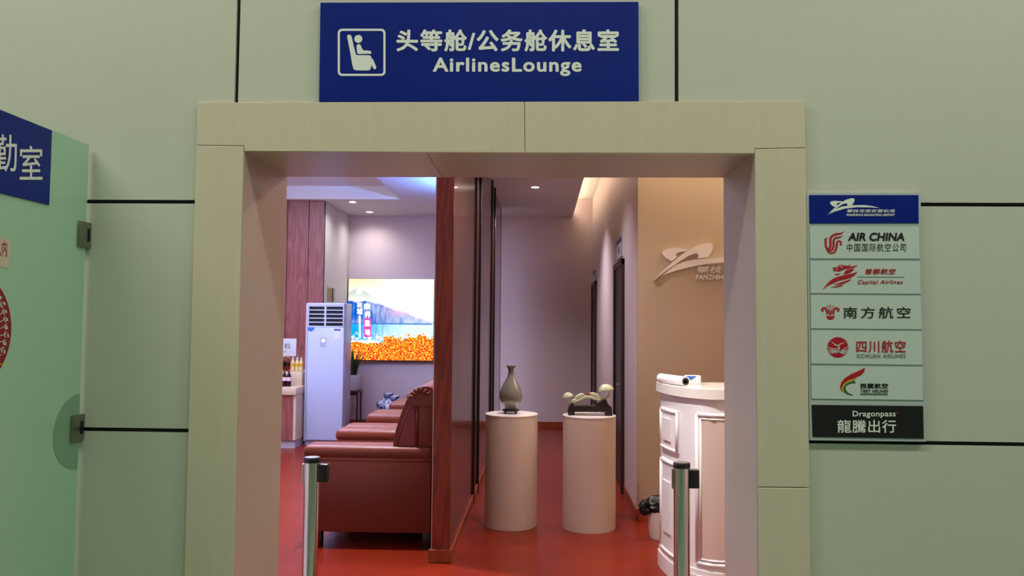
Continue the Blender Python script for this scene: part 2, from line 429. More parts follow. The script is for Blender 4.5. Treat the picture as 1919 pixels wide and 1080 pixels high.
# doors in the corridor wall
def door(n, y0, y1):
    d = struct(boxobj('door_%d' % n, (XCW-.012, XCW, y0+.06, y1-.06, 0, 2.14), 'door_black'))
    bm = newbm(); box(bm, XCW-.03, XCW, y0, y0+.06, 0, 2.2, .004, 1); box(bm, XCW-.03, XCW, y1-.06, y1, 0, 2.2, .004, 1); box(bm, XCW-.03, XCW, y0, y1, 2.14, 2.2, .004, 1)
    obj('door_frame', bm, 'door_brown', d)
    bm = newbm(); tube(bm, [(XCW-.012, y0+.14, 1.0), (XCW-.05, y0+.14, 1.0), (XCW-.05, y0+.24, 1.0)], .008, 8); obj('door_handle', bm, 'steel', d, True)
door(1, 7.46, 8.33); door(2, 11.18, 12.02)
def plaque(y0, y1, z0, z1, label):
    t = thing('door_plaque', label, 'sign', (XCW, (y0+y1)/2, z0))
    boxobj('board', (XCW-.012, XCW, y0, y1, z0, z1), 'plaque', t)
    boxobj('header_band', (XCW-.014, XCW-.012, y0, y1, z1-.045, z1), 'plaque_blue', t)
    boxobj('edge_band', (XCW-.014, XCW-.012, y0, y0+.03, z0, z1-.045), 'plaque_blue', t)
    for k in range(3): boxobj('emblem', (XCW-.0135, XCW-.012, (y0+y1)/2-.05+.03*k, (y0+y1)/2-.05+.03*k+.018, z0+.05, z0+.11), 'plaque_blue', t)
plaque(7.62, 8.16, 2.235, 2.43, 'small white and blue plaque above the dark door beside the tan wall')
plaque(11.3, 11.85, 2.225, 2.37, 'small purple plaque above the far dark door at the corridor end')
# niche in the lounge side wall
p0, p1 = atx(604, 537, XS), atx(625, 565, XS)
n = struct(boxobj('window_1', (XS, XS+.006, 10.95, p1.y, p1.z, p0.z), 'niche'))
boxobj('frame', (XS+.006, XS+.016, p1.y-.1, p1.y, p1.z, p0.z), 'dark_wood', n)

# ================================================================== HALL SIDE
# --- lounge sign over the opening
t = thing('lounge_sign', 'long navy blue sign with white seat pictogram and AirlinesLounge lettering above doorway', 'sign', tuple(at(898, 190, 2.985)))
S = frontal(2.978)
quadbox('board', S, [(600.5, 5), (1196.5, 3.5), (1197, 190), (598, 190.5)], Vector((0, .021, 0)), 'sign_blue', t)
def rr(x0, y0, x1, y1, r, n=5):
    out = []
    for cx, cy, a in ((x1-r, y0+r, -90), (x1-r, y1-r, 0), (x0+r, y1-r, 90), (x0+r, y0+r, 180)):
        for k in range(n+1):
            A = math.radians(a+90*k/n); out.append((cx+r*math.cos(A), cy+r*math.sin(A)))
    return out
bm = newbm(); L = parent_loc(t); a_ = rr(633, 54, 722.5, 142.5, 8); b_ = rr(637, 58, 718.5, 138.5, 5)
A = [bm.verts.new(S(u, v, .0008)-L) for u, v in a_]; B = [bm.verts.new(S(u, v, .0008)-L) for u, v in b_]
for i in range(len(A)): j = (i+1) % len(A); bm.faces.new((A[i], A[j], B[j], B[i]))
obj('pictogram_border', bm, 'print_white', t)
Z3 = zoom(S, 600, 30, 1919/600)
shape('pictogram_seat', Z3, [(161, 122), (168, 113), (180, 112), (188, 120), (200, 175), (214, 230), (222, 235), (298, 236), (308, 246), (305, 312), (298, 325), (284, 327), (212, 326), (200, 318), (192, 290), (178, 205)], 'print_white', t, smooth=0)
shape('pictogram_head', Z3, [(229+24*math.cos(a*math.pi/12), 138+24*math.sin(a*math.pi/12)) for a in range(24)], 'print_white', t, smooth=0)
shape('pictogram_body', Z3, [(218, 180), (226, 169), (240, 170), (249, 190), (258, 206), (300, 209), (308, 217), (304, 227), (228, 228), (221, 220)], 'print_white', t, smooth=0)
shape('pictogram_leg', Z3, [(308, 256), (316, 258), (337, 306), (334, 319), (322, 319), (306, 292)], 'print_white', t, smooth=0)
text('lettering', S, '头等舱/公务舱休息室', (743, 55, 1160, 97), 'print_white', t, bold=.03, space=1.12)
text('lettering', S, 'AirlinesLounge', (811, 108, 1090, 143), 'print_white', t, bold=.03, space=1.12)

# --- airline board
t = thing('airline_board', 'tall white framed board listing partner airlines on the green wall', 'sign', tuple(at(1624, 826, 2.99)))
S = frontal(2.980)
quadbox('frame', S, [(1511.5, 361), (1725, 361), (1735.5, 828), (1517.5, 825.5)], Vector((0, .019, 0)), 'board_frame', t)
def strip(name, q, m):
    L = parent_loc(t); bm = newbm(); polyface(bm, [S(u, v, .003)-L for u, v in q], Vector((0, .004, 0)))
    return obj(name, bm, m, t)
Zs = 1919/230
ZA, ZB, ZCc, ZT2 = zoom(S, 1510, 355, Zs), zoom(S, 1510, 480, Zs), zoom(S, 1510, 605, Zs), zoom(S, 1510, 680, 1603/230)
LF = .0042
s1 = strip('header_strip', [(1516, 366), (1720.4, 366), (1721, 418.5), (1516.6, 419)], 'sign_blue')
def backed(q):
    L = parent_loc(t); bm = newbm(); polyface(bm, [S(u, v, .0015)-L for u, v in q], Vector((0, .003, 0))); obj('groove', bm, 'strip_edge', t)
rows = [((1517, 424), (1721.6, 424.3), (1723, 485), (1518, 484.6)), ((1518, 488.7), (1723.2, 489.4), (1725, 551), (1519, 549.6)), ((1519, 553.2), (1725, 554.5), (1727, 617.4), (1519.5, 615.6)),
        ((1519.5, 619), (1727.2, 620.8), (1728, 684), (1520, 681.6)), ((1520, 685.2), (1728.2, 687.8), (1729, 750), (1520.6, 747.2))]
backed([(1516.3, 423), (1722.3, 423), (1730, 752), (1519.8, 749)])
st = [strip('airline_strip', q, 'board_white') for q in rows]
s7 = strip('black_strip', [(1520.8, 759), (1729.2, 761.3), (1730.5, 822.3), (1522.6, 819)], 'print_black')
# airport emblem (also on the lounge wall)
loop = [(370, 215), (390, 190), (450, 182), (570, 190), (545, 212), (490, 215), (478, 235), (492, 256), (445, 280), (400, 255)]
wing = [(325, 408), (420, 312), (520, 230), (620, 165), (720, 138), (755, 150), (755, 185), (720, 248), (640, 262), (645, 230), (620, 222), (560, 240), (480, 295), (400, 350)]
swsh = [(360, 388), (460, 312), (560, 272), (700, 252), (900, 248), (1040, 265), (1150, 295), (1000, 285), (800, 282), (600, 305), (450, 350)]
for p in (loop, wing, swsh): shape('emblem', ZA, p, 'print_white', s1, smooth=0, lift=LF)
text('lettering', ZA, '攀枝花保安营机场', (636, 315, 1387, 366), 'print_white', s1, bold=.015, shear=.2, lift=LF, space=1.08)
text('lettering', ZA, 'PANZHIHUA BAOANYING AIRPORT', (628, 383, 1387, 421), 'print_white', s1, bold=.03, shear=.2, lift=LF)
# row 1
strokes('emblem', ZA, [([(592, 658), (540, 695), (460, 705), (395, 745), (378, 810), (380, 890), (360, 935), (325, 925), (308, 880), (306, 800), (306, 775)], [4, 26, 34, 36, 36, 34, 34, 34, 34, 34, 34]),
                       ([(575, 728), (520, 752), (455, 765), (428, 815), (428, 890), (400, 955), (350, 968), (312, 945)], [4, 26, 30, 32, 32, 30, 24, 6]),
                       ([(525, 872), (548, 858), (540, 820), (500, 815), (478, 850), (472, 920), (440, 985), (390, 1003), (330, 985)], [26, 24, 22, 26, 32, 32, 30, 20, 4]),
                       ([(285, 790), (310, 768), (350, 755)], [6, 12, 3])], 'print_red', st[0], lift=LF)
text('lettering', ZA, 'AIR CHINA', (652, 678, 1535, 810), 'print_black', st[0], bold=.035, shear=.15, lift=LF)
text('lettering', ZA, '中国国际航空公司', (635, 848, 1560, 975), 'print_black', st[0], bold=-.004, lift=LF, shear=.06, space=1.18)
# row 2
for p in ([(245, 538), (300, 470), (360, 400), (430, 350), (520, 318), (640, 290), (740, 268), (805, 245), (760, 300), (700, 340), (620, 365), (520, 385), (420, 430), (330, 470)],
          [(425, 452), (540, 412), (640, 383), (712, 353), (680, 392), (600, 428), (520, 445)], [(375, 492), (470, 468), (590, 443), (540, 478), (470, 490)],
          [(578, 290), (620, 225), (680, 207), (757, 195), (720, 240), (660, 275)],
          [(415, 190), (440, 175), (490, 185), (500, 150), (540, 140), (600, 150), (660, 155), (687, 122), (680, 165), (740, 160), (805, 140), (770, 175), (700, 193), (620, 203), (560, 225), (520, 245), (460, 235), (430, 242), (425, 215)],
          [(440, 275), (480, 283), (542, 268), (510, 295), (470, 302)]):
    shape('emblem', ZB, p, 'print_red', st[1], smooth=0, lift=LF)
strokes('emblem_eye', ZB, [([(512, 160), (545, 165), (575, 195)], [3, 12, 3]), ([(455, 208), (500, 205)], [3, 8])], 'board_white', st[1], lift=LF+.0006)
text('lettering', ZB, '首都航空', (925, 198, 1402, 286), 'print_red', st[1], bold=.02, shear=.2, lift=LF, space=1.12)
strokes('rule', ZB, [([(800, 328), (1535, 331)], 9)], 'print_grey', st[1], lift=LF, smooth=0)
text('lettering', ZB, 'Capital Airlines', (805, 375, 1512, 458), 'print_red', st[1], bold=.012, shear=.25, lift=LF, space=1.1)
# row 3
fl = []
for s in (-1, 1):
    X = lambda d: 378+s*d
    fl += [([(X(112), 868), (X(128), 842), (X(108), 818), (X(72), 822), (X(54), 860), (X(48), 912)], [30, 36, 30, 30, 30, 24]),
           ([(X(30), 832), (X(24), 870), (X(18), 918)], [10, 14, 14]), ([(X(8), 840), (X(6), 920)], [9, 9]), ([(X(46), 772), (X(40), 800), (X(22), 832)], [14, 8, 6])]
fl.append(([(376, 758), (376, 785), (376, 812)], [12, 10, 18]))
strokes('emblem', ZB, fl, 'print_red', st[2], lift=LF)
shape('emblem', ZB, [(318, 935), (330, 928), (352, 945), (378, 930), (404, 945), (432, 928), (445, 935), (440, 965), (418, 988), (380, 998), (342, 988), (322, 965)], 'print_red', st[2], smooth=0, lift=LF)
text('lettering', ZB, '南方航空', (580, 797, 1628, 975), 'print_black', st[2], bold=.006, lift=LF, space=1.3)
# row 4
shape('emblem', ZCc, [(495+163*math.cos(a*math.pi/20), 386+160*math.sin(a*math.pi/20)) for a in range(40)], 'print_red', st[3], smooth=0, lift=LF)
bird = [([(392, 292), (440, 335), (500, 360), (540, 330), (605, 308)], [4, 16, 22, 16, 4]), ([(330, 375), (400, 405), (480, 405), (510, 395)], [6, 12, 10, 6]), ([(660, 365), (600, 405), (540, 440), (500, 425)], [6, 12, 14, 6]),
        ([(500, 360), (512, 395), (500, 440), (470, 480)], [12, 26, 18, 4])]
for k in range(3):
    bird.append(([(335+12*k, 420+26*k), (410, 430+22*k), (480, 430+12*k)], [7, 15, 10])); bird.append(([(662-10*k, 410+28*k), (590, 440+22*k), (515, 440+12*k)], [7, 15, 10]))
strokes('emblem_bird', ZCc, bird, 'board_white', st[3], lift=LF+.0006)
text('lettering', ZCc, '四川航空', (782, 275, 1552, 470), 'print_red', st[3], bold=.012, lift=LF, space=1.12)
text('lettering', ZCc, 'SICHUAN AIRLINES', (790, 488, 1552, 552), 'print_grey', st[3], bold=.004, lift=LF, space=1.15)
# row 5
shape('emblem_red', ZT2, [(768, 65), (760, 112), (720, 160), (640, 198), (545, 232), (485, 280), (462, 330), (470, 382), (450, 350), (443, 310), (460, 255), (505, 200), (580, 152), (680, 110)], 'print_red', st[4], smooth=0, lift=LF)
shape('emblem_yellow', ZT2, [(660, 200), (560, 229), (490, 276), (464, 325), (472, 378), (500, 395), (484, 365), (482, 325), (510, 280), (560, 252), (635, 228)], 'print_yellow', st[4], smooth=0, lift=LF)
shape('emblem_green', ZT2, [(650, 265), (575, 272), (522, 302), (512, 345), (545, 390), (625, 430), (560, 420), (508, 396), (488, 365), (486, 325), (512, 284), (560, 258), (630, 234)], 'print_green', st[4], smooth=0, lift=LF)
text('lettering', ZT2, '西藏航空', (705, 268, 1066, 336), 'print_black', st[4], bold=.025, lift=LF, space=1.1)
text('lettering', ZT2, 'TIBET AIRLINES', (708, 350, 1068, 388), 'print_black', st[4], bold=.014, lift=LF)
tb = []; random.seed(3); u = 708
while u < 1060:
    h = random.uniform(14, 34); tb.append(([(u, 402), (u+14, 404)], 6)); tb.append(([(u+12, 402), (u+9, 402+h*.6), (u+13, 402+h)], 5)); tb.append(([(u+2, 408), (u+1, 416), (u+8, 420)], 4)); u += 17
strokes('lettering', ZT2, tb, 'print_black', st[4], lift=LF, smooth=3)
# row 6
text('lettering', ZT2, 'Dragonpass', (605, 628, 1167, 724), 'print_white', s7, bold=.02, lift=LF, space=1.05)
shape('trademark_dot', ZT2, [(1186+9*math.cos(a*math.pi/6), 656+9*math.sin(a*math.pi/6)) for a in range(12)], 'print_red', s7, smooth=0, lift=LF)
text('lettering', ZT2, '龍騰出行', (405, 745, 1172, 915), 'print_white', s7, bold=.012, lift=LF, space=1.05)

# --- frosted glass screen standing out from the wall
XG = atx(168, 272, -1).x*1.0
XG = at(168, 272, 2.985).x
zg = at(168, 272, 2.985).z
t = thing('glass_screen', 'pale green frosted glass screen standing out from the wall on clamps', 'glass screen', (XG, 2.98, 0))
boxobj('pane', (XG-.012, XG, .9, 2.980, .01, zg), 'glass_green', t, bev=.0015, seg=1)
boxobj('polished_edge', (XG-.011, XG-.001, 2.980, 2.983, .012, zg-.002), 'glass_edge', t)
for (py0, py1, xx) in ((413, 463, 145), (782, 828, 131)):
    a = atx(xx, py0, XG); b_ = atx(xx, py1, XG)
    zc = (a.z+b_.z)/2; hh = .05
    c = boxobj('wall_clamp', (XG-.024, XG+.012, a.y+.0, 2.9995, zc-hh, zc+hh), 'steel', t, bev=.003)
    boxobj('screw_cover', (XG+.012, XG+.015, a.y+.055, 2.985, zc-hh*.5, zc+hh*.5), 'black_plastic', c)
zc = atx(148, 808, XG).z
L = parent_loc(t); bm = newbm()
pts = [Vector((XG+.0006, 2.978, zc+.142))]+[Vector((XG+.0006, 2.978-.16*math.sin(a*math.pi/24), zc+.142*math.cos(a*math.pi/24))) for a in range(1, 24)]+[Vector((XG+.0006, 2.978, zc-.142))]
polyface(bm, [p-L for p in pts], Vector((.0008, 0, 0))); obj('half_disc_film', bm, 'glass_dark', t)
S = side(XG+.004)
# room sign on the glass, its hall half lies outside the picture
t = thing('room_sign', 'navy blue sign with white characters fixed to frosted glass screen', 'sign', tuple(atx(93, 300, XG)))
yr = atx(93, 300, XG).y; zt, zb = atx(93, 244, XG).z, atx(88, 384, XG).z
boxobj('board', (XG+.0005, XG+.005, yr-.62, yr, zb, zt), 'sign_blue', t)
S = side(XG+.0055)
text('lettering', S, '室', (36, 273, 79, 337), 'print_white', t, bold=.005)
text('lettering', S, '勤', (-14, 252, 31, 322), 'print_white', t, bold=.005)
# notice sticker
t = thing('notice_sticker', 'small cream paper notice with red characters on frosted glass screen', 'sticker', tuple(atx(18, 505, XG)))
ys = atx(17, 475, XG).y; boxobj('paper', (XG+.0005, XG+.002, ys-.16, ys, atx(17, 503, XG).z, atx(17, 449, XG).z), 'casing', t)
S = side(XG+.0026)
text('lettering', S, '入内', (-9, 451, 13, 481), 'print_red', t)
# red paper-cut roundel
yc = atx(20, 622, XG).y; cy, cz, r = yc-.19, atx(20, 620, XG).z, .19
t = thing('paper_cut_roundel', 'round red paper cut decoration with pale scrollwork on frosted glass screen', 'decoration', (XG, cy, cz))
bm = newbm(); polyface(bm, [Vector((.0006, r*math.cos(a*math.pi/32), r*math.sin(a*math.pi/32))) for a in range(64)], Vector((.0012, 0, 0))); obj('disc', bm, 'roundel_red', t)
class Pol:      # polar layout on the roundel
    def __call__(self, u, v, lift=0): return Vector((XG+.0020+lift, cy+v*math.cos(u), cz+v*math.sin(u)))
P = Pol(); lst = []; random.seed(5)
for k in range(40):
    a = k*math.pi/20; b0 = r*random.uniform(.5, .62)
    lst.append(([(a, b0), (a+.06, b0+.03), (a+.1, b0+.055), (a+.03, b0+.06)], .008))
    lst.append(([(a+.02, r*.86), (a+.1, r*.83), (a+.14, r*.88)], .007)); lst.append(([(a, r*.30), (a+.12, r*.42), (a+.22, r*.36)], .009))
strokes('scrollwork', P, lst, 'board_white', t, lift=0, smooth=3)
strokes('gold_line', P, [([(-.62, r*.99), (-.70, r*.9), (-.78, r*.97)], .008), ([(-.55, r*.86), (-.66, r*.82), (-.8, r*.86)], .008)], 'print_yellow', t, lift=.0006)

# ================================================================== BELT POSTS
def stanchion(px, py, label):
    Y = 3.68; p = at(px, py, Y)
    t = thing('stanchion', label, 'stanchion', (p.x, Y, 0), 'belt posts in the doorway')
    h = p.z
    bm = newbm(); lathe(bm, [(0, 0), (.15, 0), (.15, .012), (.12, .024), (.045, .034), (.042, .036), (0, .036)], n=40); obj('base', bm, 'chrome', t, 40)
    bm = newbm(); lathe(bm, [(.0365, .03), (.0365, h-.012)], n=40); obj('post', bm, 'chrome', t, True)
    bm = newbm(); lathe(bm, [(.0372, h-.024), (.0385, h-.02), (.0385, h-.004), (.036, h), (.029, h)], n=40); obj('cap_ring', bm, 'black_plastic', t, 40)
    bm = newbm(); lathe(bm, [(.030, h-.004), (.030, h+.001), (0, h+.002)], n=40); obj('cap_top', bm, 'steel', t, 40)
    bm = newbm(); box(bm, .03, .078, -.02, .02, h-.115, h-.03, .006); obj('belt_head', bm, 'black_plastic', t, 40)
    bm = newbm(); box(bm, -.044, -.03, -.012, .012, h-.12, h-.03, .003); obj('belt_slot', bm, 'steel', t, 40)
    return t
stanchion(585, 857, 'chrome belt post in front of the brown leather armchair')
stanchion(1277.5, 867, 'chrome belt post in front of the white reception desk')

# ================================================================== ARMCHAIRS
def armchair():
    t = thing('armchair', '', 'armchair', (0, 0, 0), 'row of brown leather armchairs')
    D, W = .90, 1.10
    for y0 in (0.0, W-.23):
        bm = newbm(); box(bm, -D, -.01, y0+.008, y0+.222, .11, .635, .012); obj('arm_panel', bm, 'leather', t, 40)
        bm = newbm(); box(bm, -D-.015, 0, y0, y0+.23, .605, .705, .042, 4); o = obj('arm_pad', bm, 'leather', t, 60)
        for v in o.data.vertices:           # pad swells a little towards the front
            v.co.z += .012*math.sin(max(0, min(1, -v.co.x/D))*math.pi)*(v.co.z > .65)
        pth = [(-D-.003, y0+.004, .605), (-.4, y0+.003, .605), (-.01, y0+.004, .605)] if y0 == 0 else [(-D-.003, y0+.226, .605), (-.01, y0+.226, .605)]
        bm = newbm(); tube(bm, pth, .005, 6); obj('piping', bm, 'leather', t, True)
    bm = newbm(); box(bm, -.86, -.05, .2, W-.2, .11, .30, .01); obj('seat_base', bm, 'leather', t, 40)
    bm = newbm(); box(bm, -.89, -.22, .232, W-.232, .30, .47, .05, 4); obj('seat_cushion', bm, 'leather', t, 60)
    prof = [(-.285, .700), (-.272, .79), (-.245, .89), (-.212, .98), (-.185, 1.04), (-.15, 1.08), (-.10, 1.10), (-.012, 1.10), (-.006, .70)]
    sp = [(p.x, p.y) for p in spline([(a, b, 0) for a, b in prof[:7]], 4, closed=False)]+prof[7:]
    bm = newbm(); polyface(bm, [Vector((a, .03, b)) for a, b in sp], Vector((0, W-.06, 0))); o = obj('backrest', bm, 'leather', t, 40)
    md = o.modifiers.new('b', 'BEVEL'); md.width = .018; md.segments = 3; md.limit_method = 'ANGLE'; md.angle_limit = math.radians(50)
    for y in (.024, W-.024):               # dark red wedge set into each side of the back
        s = 1 if y < .5 else -1
        ip = [(-.25, .712), (-.232, .80), (-.205, .89), (-.172, .97), (-.145, 1.01), (-.135, 1.0), (-.13, .85), (-.13, .712)]
        bm = newbm(); polyface(bm, [Vector((a, y, b)) for a, b in ip], Vector((0, .012*s, 0))); obj('side_inset', bm, 'leather_red', t)
        bm = newbm(); tube(bm, [(a, y+.002*s, b) for a, b in ip[:5]], .006, 6); tube(bm, [(-.118, y+.002*s, .712), (-.118, y+.002*s, 1.0)], .010, 8); obj('side_piping', bm, 'leather', t, True)
        bm = newbm(); box(bm, -.108, -.004, min(y-.002, y+.03*s), max(y-.002, y+.03*s), .705, 1.02, .012); obj('side_bolster', bm, 'leather', t, 40)
    bm = newbm(); prof2 = spline([(-.165, 1.00, 0), (-.175, 1.045, 0), (-.145, 1.095, 0), (-.08, 1.122, 0), (-.012, 1.115, 0), (0, 1.06, 0), (-.01, 1.0, 0), (-.09, .985, 0)], 4)
    polyface(bm, [Vector((p.x, .008, p.y)) for p in prof2], Vector((0, W-.016, 0))); o = obj('head_roll', bm, 'leather', t, 50)
    md = o.modifiers.new('b', 'BEVEL'); md.width = .02; md.segments = 3; md.limit_method = 'ANGLE'; md.angle_limit = math.radians(60)
    bm = newbm()
    for k in range(6):                     # gathered pleats where the roll meets the side
        a = math.radians(168-26*k); c0 = Vector((-.088, .006, 1.045))
        tube(bm, [c0+Vector((.035*math.cos(a), -.002, .028*math.sin(a))), c0+Vector((.068*math.cos(a), -.006, .055*math.sin(a))), c0+Vector((.088*math.cos(a), .012, .074*math.sin(a)))], [.004, .007, .005], 6)
    obj('pleats', bm, 'leather', t, True)
    for x in (-.84, -.07):
        for y in (.05, W-.11):
            bm = newbm(); box(bm, x, x+.06, y, y+.06, 0, .115, .004); obj('leg', bm, 'leg_black', t, 40)
    return t
def dup(root, loc, label):
    r = root.copy(); COL.objects.link(r); r.location = loc; r['label'] = label
    for ch in root.children:
        c = ch.copy(); COL.objects.link(c); c.parent = r
    return r
ac0 = armchair()
XA, YA, PA = -.745, 5.50, 1.12
ac0.location = (XA, YA, 0)
ac0['label'] = 'brown leather armchair whose whole side shows behind the chrome post'
for k, lb in enumerate(['brown leather armchair second from the wood veneer partition end', 'brown leather armchair third from the wood veneer partition end', 'brown leather armchair at the end of the row beside the blue and white vases']):
    dup(ac0, (XA, YA+PA*(k+1), 0), lb)

# ================================================================== PEDESTALS AND ORNAMENTS
def pedestal(x, y, label):
    t = thing('pedestal', label, 'pedestal', (x, y, 0))
    bm = newbm(); lathe(bm, [(0, 0), (.205, 0), (.205, .852)], n=64); obj('column', bm, 'pedestal', t, 40)
    bm = newbm(); lathe(bm, [(.205, .852), (.207, .853), (.207, .861), (.205, .863), (0, .863)], n=64); obj('top_plate', bm, 'pedestal_top', t, 40)
    return t
PXL, PYL = at(957, 978, 6.26).x, 6.26
PXR, PYR = at(1103.5, 980, 6.22).x, 6.22
pedestal(PXL, PYL, 'round cream pedestal column carrying the grey green vase')
pedestal(PXR, PYR, 'round cream pedestal column carrying the jade carving')
ZP = .863; k = 6.26/1480
# vase stand
vx = at(957, 770, PYL).x
t = thing('vase_stand', 'small dark carved wooden stand under the grey green vase', 'stand', (vx, PYL, ZP))
for a in range(4):
    A = math.pi/4+a*math.pi/2
    bm = newbm(); tube(bm, [(.058*math.cos(A), .058*math.sin(A), .0), (.062*math.cos(A), .062*math.sin(A), .012), (.048*math.cos(A), .048*math.sin(A), .026)], [.009, .008, .010], 8); obj('foot', bm, 'dark_wood', t, True)
bm = newbm(); lathe(bm, [(0, .018), (.06, .018), (.068, .022), (.068, .03), (.05, .036), (0, .036)], n=32); obj('plate', bm, 'dark_wood', t, 40)
# vase, profile from the photograph
ZV = ZP+.036
vp = [(0, 0), (.042, 0), (.044, .012), (.055, .028), (.076, .055), (.087, .088), (.0885, .115), (.082, .148), (.064, .188), (.042, .225), (.027, .256), (.021, .282), (.0215, .304), (.028, .322), (.041, .337), (.040, .339), (.030, .328), (.019, .31), (.017, .28)]
vp = [(max(0, p.x), p.y) for p in spline([(a, b, 0) for a, b in vp], 3, closed=False)]
bm = newbm(); lathe(bm, vp, n=48)
o = tag(obj('vase', bm, 'celadon', None, True), 'grey green glazed pear shaped vase with flared lip', 'vase'); o.location = (vx, PYL, ZV)
# ruyi stand
SR = zoom(frontal(PYR), 900, 670, 1919/270)
c0 = SR(1458, 755); t = thing('carving_stand', 'dark wooden stand with raised wedge under the jade carving', 'stand', (c0.x, PYR, ZP))
def rloc(u, v, dy=0): p = SR(u, v); return Vector((p.x-c0.x, dy, max(0, p.z-ZP)))
def slab(name, pts, y0, y1, m, t, bev=.002):
    bm = newbm(); polyface(bm, [rloc(u, v, y0) for u, v in pts], Vector((0, y1-y0, 0))); o = obj(name, bm, m, t)
    md = o.modifiers.new('b', 'BEVEL'); md.width = bev; md.segments = 2; md.limit_method = 'ANGLE'; return o
slab('bed', [(1168, 690), (1182, 642), (1735, 642), (1750, 690), (1750, 720), (1168, 720)], -.045, .045, 'dark_wood', t)
for a, b_ in ((1168, 1255), (1660, 1750)): slab('foot', [(a, 718), (b_, 718), (b_, 770), (a, 770)], -.045, .045, 'dark_wood', t)
slab('rail', [(1255, 737), (1660, 737), (1660, 746), (1255, 746)], -.04, -.032, 'dark_wood', t, .001)
slab('wedge', [(1520, 645), (1560, 605), (1610, 590), (1640, 562), (1675, 560), (1715, 645)], -.03, .03, 'dark_wood', t)
slab('horn', [(1195, 645), (1205, 608), (1245, 608), (1245, 645)], -.02, .02, 'dark_wood', t)
# ruyi sceptre carving
t = thing('jade_carving', 'pale green jade lingzhi sceptre carving with a red accent', 'carving', (c0.x, PYR, ZP))
bm = newbm(); pts = spline([tuple(rloc(u, v, 0)) for u, v in [(1150, 540), (1165, 580), (1200, 610), (1255, 600), (1330, 562), (1410, 528), (1490, 535), (1570, 565), (1640, 555), (1700, 515), (1718, 470), (1712, 430)]], 5, closed=False)
n_ = len(pts); tube(bm, pts, [.006+.0065*math.sin(math.pi*i/(n_-1)) for i in range(n_)], 10, 1.4); obj('stem', bm, 'jade', t, True)
def cap(u, v, w, h, nm, tilt):
    c = rloc(u, v, 0); bm = newbm()
    lathe(bm, [(0, h*.95), (w*.35, h*.9), (w*.7, h*.6), (w*.95, h*.18), (w, 0), (w*.9, -h*.12), (w*.4, -h*.05), (0, 0)], n=24)
    for vv in bm.verts:
        a = math.atan2(vv.co.y, vv.co.x); s = 1+.08*math.sin(5*a+1); vv.co.x *= s; vv.co.y *= s*.75
    bmesh.ops.rotate(bm, verts=bm.verts[:], matrix=Matrix.Rotation(math.radians(tilt), 3, 'Y')); bmesh.ops.translate(bm, verts=bm.verts[:], vec=c)
    obj(nm, bm, 'jade', t, True)
cap(1672, 438, .0615*.245*1.0, 0, '', 0) if False else None
cap(1675, 436, .0150*2*.98/2*1.0+.0, .0001, '', 0) if False else None
KR = PYR/1480*270/1919
cap(1672, 440, 104*KR, 88*KR, 'large_lingzhi_head', -9)
cap(1168, 530, 70*KR, 66*KR, 'small_lingzhi_head', -14)
for (u, v, du, dv) in ((1315, 520, 66, 42), (1522, 500, 66, 38), (1245, 575, 58, 28), (1600, 548, 56, 32), (1420, 518, 60, 24)):
    bm = newbm(); bmesh.ops.create_uvsphere(bm, u_segments=14, v_segments=8, radius=1)
    for vv in bm.verts: vv.co = Vector((vv.co.x*du*KR, vv.co.y*.012, vv.co.z*dv*KR*.8+vv.co.x*dv*KR*(-.5 if u > 1400 else .7)*-1*(-1)))
    bmesh.ops.translate(bm, verts=bm.verts[:], vec=rloc(u, v, -.004)); obj('leaf_scroll', bm, 'jade', t, True)
bm = newbm()
for du in (-22, 0, 22):
    m_ = Matrix.Translation(rloc(1425+du, 492-6*(du == 0), -.006)); bmesh.ops.create_icosphere(bm, subdivisions=2, radius=15*KR, matrix=m_)
obj('red_flower', bm, 'jade_red', t, True)

# ================================================================== RECEPTION DESK
DX0, DRX, DRY, DYB = .795, .25, .60, 5.30
DCX = DX0+DRX; DYF = DYB-DRY; DXE = 2.6; HD = 1.19
t = thing('reception_desk', 'white curved reception desk with moulded panels and pale stone top', 'desk', (DCX, DYB, 0))
def deskpath(off=0.0, n=22):
    p = [Vector((DX0-off, DYB))]
    for i in range(n+1):
        a = math.pi+math.pi/2*i/n
        p.append(Vector((DCX+(DRX+off)*math.cos(a), DYB+(DRY+off)*math.sin(a))))
    p.append(Vector((DXE, DYF-off))); return p
L = Vector((DCX, DYB, 0))
def deskslab(nm, off, z0, z1, m, bev=.0):
    P = deskpath(off)[1:]; P.append(Vector((DXE, DYB)))
    bm = newbm(); polyface(bm, [Vector((q.x, q.y, z0))-L for q in P], Vector((0, 0, z1-z0))); o = obj(nm, bm, m, t, 30)
    if bev: md = o.modifiers.new('b', 'BEVEL'); md.width = bev; md.segments = 3; md.limit_method = 'ANGLE'; md.angle_limit = math.radians(50)
deskslab('body', 0, .02, 1.13, 'desk_white'); deskslab('plinth', .02, 0, .10, 'desk_white', .006)
deskslab('plinth_cap', .012, .10, .13, 'desk_white', .008); deskslab('worktop', .03, 1.13, HD, 'desk_top', .006)
